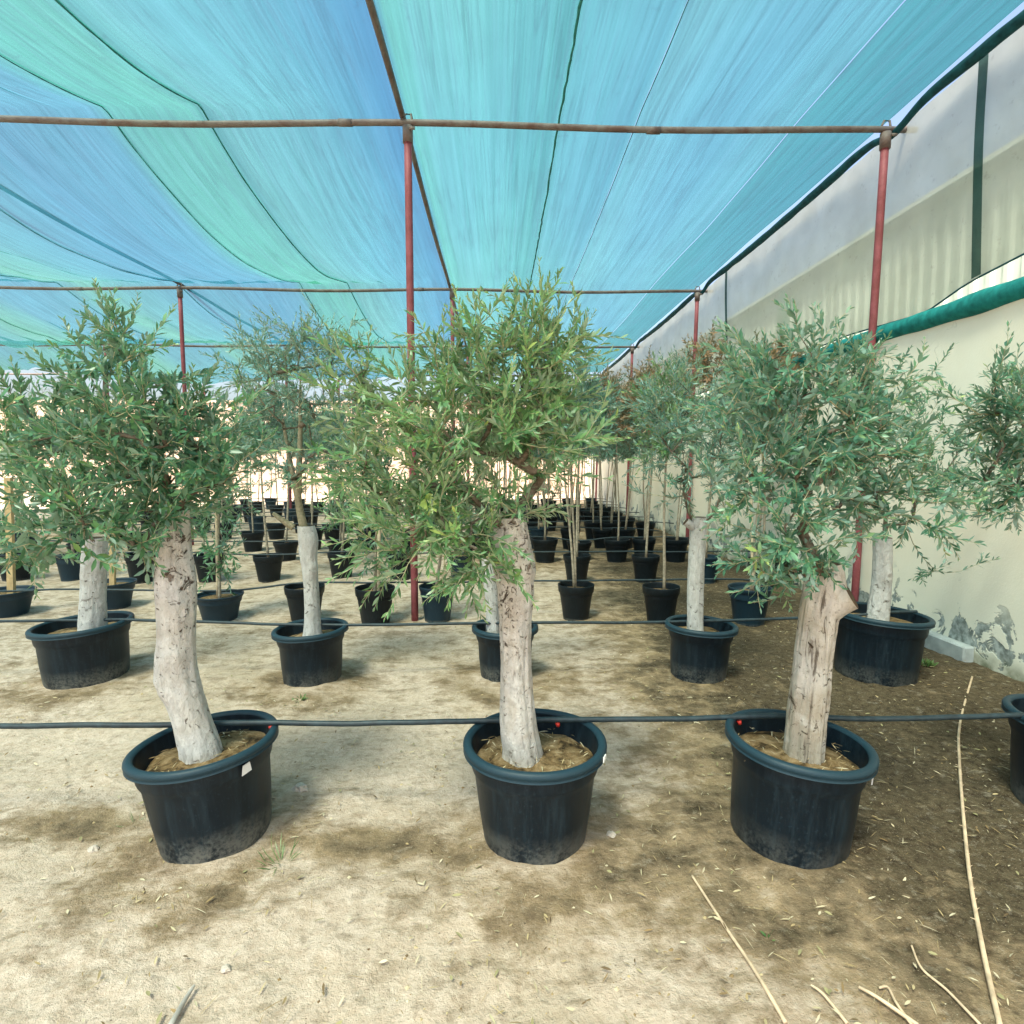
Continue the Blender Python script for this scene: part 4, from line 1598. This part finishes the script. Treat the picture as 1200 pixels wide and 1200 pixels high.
def small_row(spots, rowname, rowidx, plan=None):
    spots = sorted(spots, key=lambda p: p[0])
    # only the pots the photograph can see
    rg = random.Random(rowidx * 13 + 5)
    for i, p in enumerate(spots):
        x, y, rim, h = p
        z = gz(x, y)
        blue = (plan[i][1] if plan and len(plan[i]) > 1 else rg.random() < 0.22)
        place(pot_protos[1 if blue else 0], (x, y, z), rg.uniform(0, 6), (rim, rim, h),
              '%s nursery pot, %s from the left in the %s row' % ('faded blue' if blue else 'black', ordinal(i), rowname), 'pot', 'nursery pots of the rows behind')
        if plan:
            kind = plan[i][0]
        else:
            pr = rg.random()
            if x > -0.4:
                kind = rg.choice([0, 1, 2, 3, 4, 4, 1] if rowidx < 9 else [0, 0, 1, 2, 3, 4, 1]) if pr < 0.93 else 's0'
            else:
                kind = rg.choice([2, 0, 5]) if pr < 0.68 else ('s0' if pr < 0.80 else 's1' if pr < 0.93 else None)
        if kind is None:
            continue
        sc = rg.uniform(0.9, 1.08)
        zz = z + h * 0.9 - 0.29
        if isinstance(kind, str):
            place(SHRUB[int(kind[1])], (x, y, zz), rg.uniform(0, 6.28), (sc, sc, sc),
                  'low leafy shrub in the %s pot from the left, %s row' % (ordinal(i), rowname), 'shrub', 'young plants of the rows behind')
        else:
            adj = {0: 'slim grey green', 1: 'twin stemmed grey green', 2: 'slim mid green', 3: 'brown tipped twin stemmed', 4: 'brown tipped', 5: 'short leafy'}[kind]
            place(SAP[kind], (x, y, zz), rg.uniform(0, 6.28), (sc, sc, sc),
                  '%s sapling in the %s pot from the left, %s row' % (adj, ordinal(i), rowname), 'sapling', 'young plants of the rows behind')


small_row(THIRD, 'third', 3, [(None, True), (None, True), (5, True), (None, False), (5, False), ('s1', True), (1, False), (2, False), (1, True)])
small_row(FOURTH, 'fourth', 4, [('s0', False), ('s0', True), (None, False), ('s0', False), (0, False), ('s1', False), (None, False), ('s0', True), (0, False), (4, False), (4, True), (3, False)])
for k, r_ in enumerate(BACK):
    small_row(r_, words[k + 4], k + 5)

# timber stakes tied to the plants on the left, canes on the right
def stake(px, py0, py1, Y, wd, label, mat, cane=False):
    a, b = AY(px[0], py0, Y), AY(px[1], py1, Y)
    mb = MB()
    if cane:
        mb.tube([a + (b - a) * (k / 8) for k in range(9)], [wd * (1 + (0.12 if k % 2 else 0)) for k in range(9)], 8)
    else:
        d = b - a
        V = []
        for p in (a, b):
            for (u, v) in ((-1, -1), (1, -1), (1, 1), (-1, 1)):
                V.append(p + Vector((u * wd, v * wd * 0.6, 0)))
        mb.add(V, [(0, 1, 2, 3), (4, 7, 6, 5), (0, 4, 5, 1), (1, 5, 6, 2), (2, 6, 7, 3), (3, 7, 4, 0)])
    o = mb.build('plant_stake', mat, None, cane)
    tag(o, label, 'stake', 'stakes pushed into the pots')


t3 = sorted(THIRD, key=lambda p: p[0])
stake((14, 10), 712, 560, t3[0][1], 0.030, 'yellow timber stake in the leftmost pot of the third row', M['stake'])
stake((132, 132), 700, 600, t3[1][1], 0.026, 'yellow timber stake behind the wide tub at left', M['stake'])
stake((255, 253), 700, 560, t3[2][1], 0.012, 'thin cane in the low blue pot right of the left trunk', M['bamboo'], True)
stake((443, 445), 700, 590, t3[4][1], 0.016, 'pale cane in the pot left of the central red post', M['bamboo'], True)
stake((882, 880), 700, 560, t3[8][1], 0.012, 'thin cane between the white trunk and the brown trunk', M['bamboo'], True)

# ------------------------------------------------------------------ drip hoses lying on the rims
def hose(pts, r, label, drip=()):
    C = catmull([tuple(p) for p in pts], 140)
    root = empty('drip_hose', (0, C[0][1], 0))
    tag(root, label, 'hose', 'drip hoses laid across the pots')
    mb = MB()
    mb.tube([(c[0], c[1] - C[0][1], c[2] + 0.008 * noise.noise(Vector((c[0] * 1.7, c[1], 0))) + 0.003 * noise.noise(Vector((c[0] * 6, c[1], 4)))) for c in C], r, 10)
    mb.build('hose_pipe', M['hose'], root, True)
    for d in drip:
        db = MB()
        db.tube([(d[0], d[1] - C[0][1] - .004, d[2] - r), (d[0] + .004, d[1] - C[0][1] - .004, d[2] - r - 0.015)], [0.010, 0.008], 8)
        db.build('dripper', M['red'], root, True)
    return root


def hp(px, py, z):
    return G(px, py, z)


def rimz(p):
    return gz(p[0], p[1]) + p[3] + 0.02


z1 = 0.425
f0, f1, f2, f3 = FRONT
def onrim(p, u, back=0.62):
    """point on the back of a tub's rim"""
    dx = u * p[2]
    dy = math.sqrt(max(0, 1 - u * u)) * p[2] * 0.95
    return Vector((p[0] + dx, p[1] + dy * back, gz(p[0], p[1]) + p[3] + 0.023))


hy = f1[1] + 0.13
hz = 0.425
hose([(-5.5, hy - .05, hz - .03), (-3.2, hy, hz - .012), (-1.9, hy, hz - .006), (f0[0], hy, hz), (-.6, hy, hz - .008), (f1[0], hy, hz), (.75, hy, hz - .006), (f2[0], hy, hz + .004), (1.7, hy, hz - .014), (f3[0], hy, hz + .004), (3.4, hy, hz)], 0.0115,
     'nearest drip hose lying across the rims of the front tubs', [(f0[0] + .20, hy, hz), (f1[0] + .10, hy, hz), (f2[0] - .15, hy, hz)])
s = SECOND
h2 = s[1][1] + 0.02
hose([(-7.5, h2, .36), (-5, h2, .385), (s[0][0], s[0][1], .405), (s[1][0], h2, .385), (s[2][0], h2, .388), (s[3][0], h2, .392), (s[4][0] - .28, h2 - .02, .425), (s[4][0], s[4][1], .46), (s[4][0] + .28, s[4][1], .465)], 0.0105,
     'second drip hose, over the rims of the second row of tubs')
hn = words[2:]
hn_ = ['third', 'fourth', 'fifth', 'sixth', 'seventh', 'eighth', 'ninth', 'tenth', 'eleventh', 'twelfth']
for k, rowp in enumerate([THIRD, FOURTH] + BACK):
    rowp = sorted(rowp, key=lambda p: p[0])
    hy_ = sum(p[1] for p in rowp) / len(rowp) + .05
    pts = [(rowp[0][0] - 1.5, hy_, 0.28)]
    for p in rowp:
        pts.append((p[0], hy_ , gz(p[0], p[1]) + p[3] + 0.012))
    pts.append((min(3.45, rowp[-1][0] + .6), hy_, 0.30))
    hose(pts, 0.0095, 'thin drip hose over the pots of the %s row' % hn[k])

# ------------------------------------------------------------------ things lying on the ground
def stalk(pxs, r0, r1, label, thorns=False, name='palm_stalk', mat=None, lift=0.012):
    P = [G(a, b) for a, b in pxs]
    C = catmull([(p.x, p.y, gz(p.x, p.y) + lift + r0 * .4) for p in P], 40)
    mb = MB()
    mb.tube([tuple(c) for c in C], list(np.linspace(r0, r1, 40)), 7)
    if thorns:
        rg = random.Random(3)
        for k in range(3, 30):
            c = Vector(C[k])
            d = Vector((rg.choice([-1, 1]), 0.3, 0.3)).normalized()
            mb.tube([c, c + d * rg.uniform(.012, .022)], [0.0025, 0.0006], 4, False)
    o = mb.build(name, mat or M['stalk'], None, True)
    tag(o, label, 'stalk', 'dry stalks lying on the ground')


stalk([(1139, 797), (1125, 850), (1124, 900), (1134, 1010), (1150, 1110), (1172, 1215)], 0.006, 0.0075, 'long thorny pale palm stalk lying across the ground at right', True)
stalk([(811, 1032), (850, 1095), (885, 1150), (920, 1212)], 0.004, 0.006, 'straight pale stalk lying in front of the right tub')
stalk([(1068, 1112), (1080, 1140), (1110, 1168), (1150, 1212)], 0.003, 0.004, 'thin curved stalk near the bottom right corner')
stalk([(1006, 1166), (1030, 1180), (1075, 1212)], 0.004, 0.006, 'short pale stalk at the bottom edge beside a forked one')
stalk([(950, 1166), (965, 1178), (992, 1212)], 0.003, 0.005, 'short broken stalk at the bottom edge, left of the others')
stalk([(1030, 1166), (1040, 1165), (1050, 1185), (1070, 1215)], 0.003, 0.004, 'hooked pale stalk at the bottom edge')
stalk([(228, 1165), (216, 1185), (200, 1216)], 0.004, 0.009, 'grey splintered stick poking in at the bottom left', False, 'broken_stick', M['stick'])

# stones and crumbs
def stone(px, py, r, seed, label):
    p = G(px, py)
    mb = MB()
    V, Fc = [], []
    nr, na = 9, 14
    for i in range(nr + 1):
        th = math.pi * i / nr
        for k in range(na):
            a = 2 * math.pi * k / na
            d = Vector((math.sin(th) * math.cos(a), math.sin(th) * math.sin(a), math.cos(th)))
            q = r * (1 + 0.55 * noise.noise(d * 1.5 + Vector((seed, 0, 0))) + 0.2 * noise.noise(d * 4 + Vector((seed, 3, 0))))
            V.append((d.x * q, d.y * q * 0.8, d.z * q * 0.65))
    for i in range(nr):
        for k in range(na):
            k2 = (k + 1) % na
            Fc.append((i * na + k, (i + 1) * na + k, (i + 1) * na + k2, i * na + k2))
    mb.add(V, Fc)
    o = mb.build('stone', M['stone'], None, False, (p.x, p.y, gz(p.x, p.y) + r * 0.35))
    tag(o, label, 'stone', 'loose stones on the ground')


stone(352, 926, 0.034, 2.2, 'pale lump of stone on the sand right of the front left tub')
stone(716, 982, 0.022, 5.2, 'small white crumb of stone right of the central tub')
stone(265, 1141, 0.014, 8.2, 'small pale pebble low in the foreground')
stone(110, 992, 0.020, 11.0, 'flat grey stone left of the front left tub')


# weeds
def weed(px, py, n, size, label, seed, thin=False):
    c = G(px, py)
    rg = np.random.default_rng(seed)
    P, D, N, L, W, Q = [], [], [], [], [], []
    root = empty('weed', (c.x, c.y, gz(c.x, c.y)))
    tag(root, label, 'weed', 'weeds sprouting from the ground')
    for _ in range(n):
        a = rg.random() * 6.28
        r_ = rg.random() * size * 0.8
        P.append((r_ * math.cos(a), r_ * math.sin(a), 0.0))
        D.append((math.cos(a) * rg.uniform(.2, 1), math.sin(a) * rg.uniform(.2, 1), rg.uniform(.5, 1.5)))
        N.append((rg.normal(), rg.normal(), 1))
        L.append(size * rg.uniform(.5, 1.2))
        W.append(size * (0.05 if thin else 0.3) * rg.uniform(.7, 1.2))
        Q.append(rg.random())
    leaves_mesh('blades', np.array(P), np.array(D), np.array(N), np.array(L), np.array(W), np.array(Q), M['weed'], root, True, 0.3)


weed(330, 1010, 26, 0.075, 'sparse thin grass blades right of the front left tub', 1, True)
weed(352, 823, 22, 0.045, 'bright green weed tuft in front of the feathery olive tub', 2)
weed(158, 962, 10, 0.05, 'thin weed left of the front left tub', 3, True)
weed(1085, 782, 60, 0.05, 'green moss and weed at the foot of the cream wall', 4)
weed(900, 1100, 6, 0.025, 'tiny green seedling in front of the right tub', 5)


def pot_weed(p, dx, dy, n, size, label, seed):
    rg = np.random.default_rng(seed)
    root = empty('weed', (p[0] + dx, p[1] + dy, gz(p[0], p[1]) + p[3] - 0.07))
    tag(root, label, 'weed', 'weeds sprouting in the tubs')
    A = [[], [], [], [], [], []]
    for _ in range(n):
        a = rg.random() * 6.28
        r_ = rg.random() * 0.03
        for q, v in zip(A, ((r_ * math.cos(a), r_ * math.sin(a), 0), (math.cos(a), math.sin(a), rg.uniform(.4, 1.4)), (rg.normal() * .3, rg.normal() * .3, 1), size * rg.uniform(.6, 1.2), size * .35, rg.random())):
            q.append(v)
    leaves_mesh('blades', *[np.array(q) for q in A], M['weed'], root, True, 0.3)


pot_weed(FRONT[0], -.02, -.16, 26, .035, 'green weed at the base of the leaning white trunk', 11)
pot_weed(FRONT[2], -.02, -.17, 18, .028, 'green weed at the base of the brown trunk', 12)


# litter: fallen olive leaves, straw and bits of twig
def litter():
    rg = np.random.default_rng(5)
    P, D, N, L, W, Q = [], [], [], [], [], []
    n = 0
    while n < 5200:
        y = 0.75 + rg.random() ** 1.5 * 7.2
        x = rg.uniform(-1.05, 1.0) * (y * 0.95 + 0.5)
        if x > WALLX - 0.05 or x < -5.5:
            continue
        dens = 0.40 + 0.30 * min(1, max(0, (x + 0.3) / 1.6))
        dens *= 0.45 + 0.9 * max(0, noise.noise(Vector((x * 1.5, y * 1.5, 8))) + 0.35)
        dmin = min((math.hypot(x - p[0], y - p[1]) - p[2] * 0.78) for p in ALLPOTS[:30])
        if dmin < 0:
            continue
        if dmin < 0.3:
            dens += 0.4
        if rg.random() > dens:
            continue
        n += 1
        a = rg.random() * 6.28
        kind = rg.random()
        P.append((x, y, gz(x, y) + 0.012 + rg.random() * 0.006 + 0.012 * noise.noise(Vector((x * 7.3, y * 7.3, 1.7)))))
        D.append((math.cos(a), math.sin(a), rg.normal() * 0.12))
        N.append((rg.normal() * .35, rg.normal() * .35, 1))
        if kind < 0.62:
            L.append(rg.uniform(.012, .042))
            W.append(rg.uniform(.003, .009))
            Q.append(rg.random() ** 0.7 * 0.95)
        elif kind < 0.93:
            L.append(rg.uniform(.02, .075))
            W.append(rg.uniform(.0015, .003))
            Q.append(rg.uniform(.3, .85))
        else:
            L.append(rg.uniform(.02, .04))
            W.append(rg.uniform(.008, .012))
            Q.append(1.0)
    o = leaves_mesh('leaf_litter', *[np.array(q) for q in (P, D, N, L, W, Q)], M['litter'], None, True, 0.10)
    tag(o, 'fallen olive leaves, straw and bits of twig scattered over the ground', 'leaf litter', None, 'stuff')
    # straw in the tubs
    for p, lab in ((FRONT[0], 'dry straw on the soil of the front left tub'), (FRONT[1], 'dry straw and leaves on the soil of the central tub'), (FRONT[2], 'few dry leaves on the soil of the front right tub')):
        A = [[], [], [], [], [], []]
        for _ in range(130):
            a = rg.random() * 6.28
            r_ = math.sqrt(rg.random()) * (p[2] - 0.06)
            b = rg.random() * 6.28
            for q, v in zip(A, ((p[0] + r_ * math.cos(a), p[1] + r_ * math.sin(a), gz(p[0], p[1]) + p[3] - 0.062 + 0.02 * (1 - (r_ / p[2]) ** 2)), (math.cos(b), math.sin(b), rg.normal() * .15), (rg.normal() * .3, rg.normal() * .3, 1), rg.uniform(.015, .05), rg.uniform(.0015, .006), rg.uniform(.1, .95))):
                q.append(v)
        o = leaves_mesh('straw', *[np.array(q) for q in A], M['litter'], None, True, 0.1)
        tag(o, lab, 'straw', None, 'stuff')


def gravel():
    rg = random.Random(77)
    mb = MB()
    n = 0
    while n < 2600:
        y = 0.75 + rg.random() ** 1.4 * 5.5
        x = rg.uniform(-1, 1) * (y * 0.95 + .4)
        if x > WALLX - .05 or noise.noise(Vector((x * 2.3, y * 2.3, 4))) < rg.uniform(-.4, .35):
            continue
        if min((math.hypot(x - p[0], y - p[1]) - p[2] * 0.8) for p in ALLPOTS[:22]) < 0:
            continue
        n += 1
        r = 0.0022 + 0.0075 * rg.random() ** 4
        z = gz(x, y) + 0.012 * noise.noise(Vector((x * 7.3, y * 7.3, 1.7))) + 0.008 * noise.noise(Vector((x * 17, y * 17, 6.1)))
        V = [(x + r * rg.uniform(.6, 1.3), y, z), (x, y + r * rg.uniform(.6, 1.3), z), (x - r * rg.uniform(.6, 1.3), y, z), (x, y - r * rg.uniform(.6, 1.3), z), (x + r * .2, y, z + r * rg.uniform(.5, 1.0)), (x, y, z - r)]
        mb.add(V, [(0, 1, 4), (1, 2, 4), (2, 3, 4), (3, 0, 4), (1, 0, 5), (2, 1, 5), (3, 2, 5), (0, 3, 5)], 0, rg.uniform(.05, .9))
    o = mb.build('gravel', M['litter'])
    tag(o, 'crumbs of earth and small grit over the sandy ground', 'gravel', None, 'stuff')


litter()
gravel()
for p_, q_ in zip(range(9), counts):
    print('crown leaves', p_, q_[1])
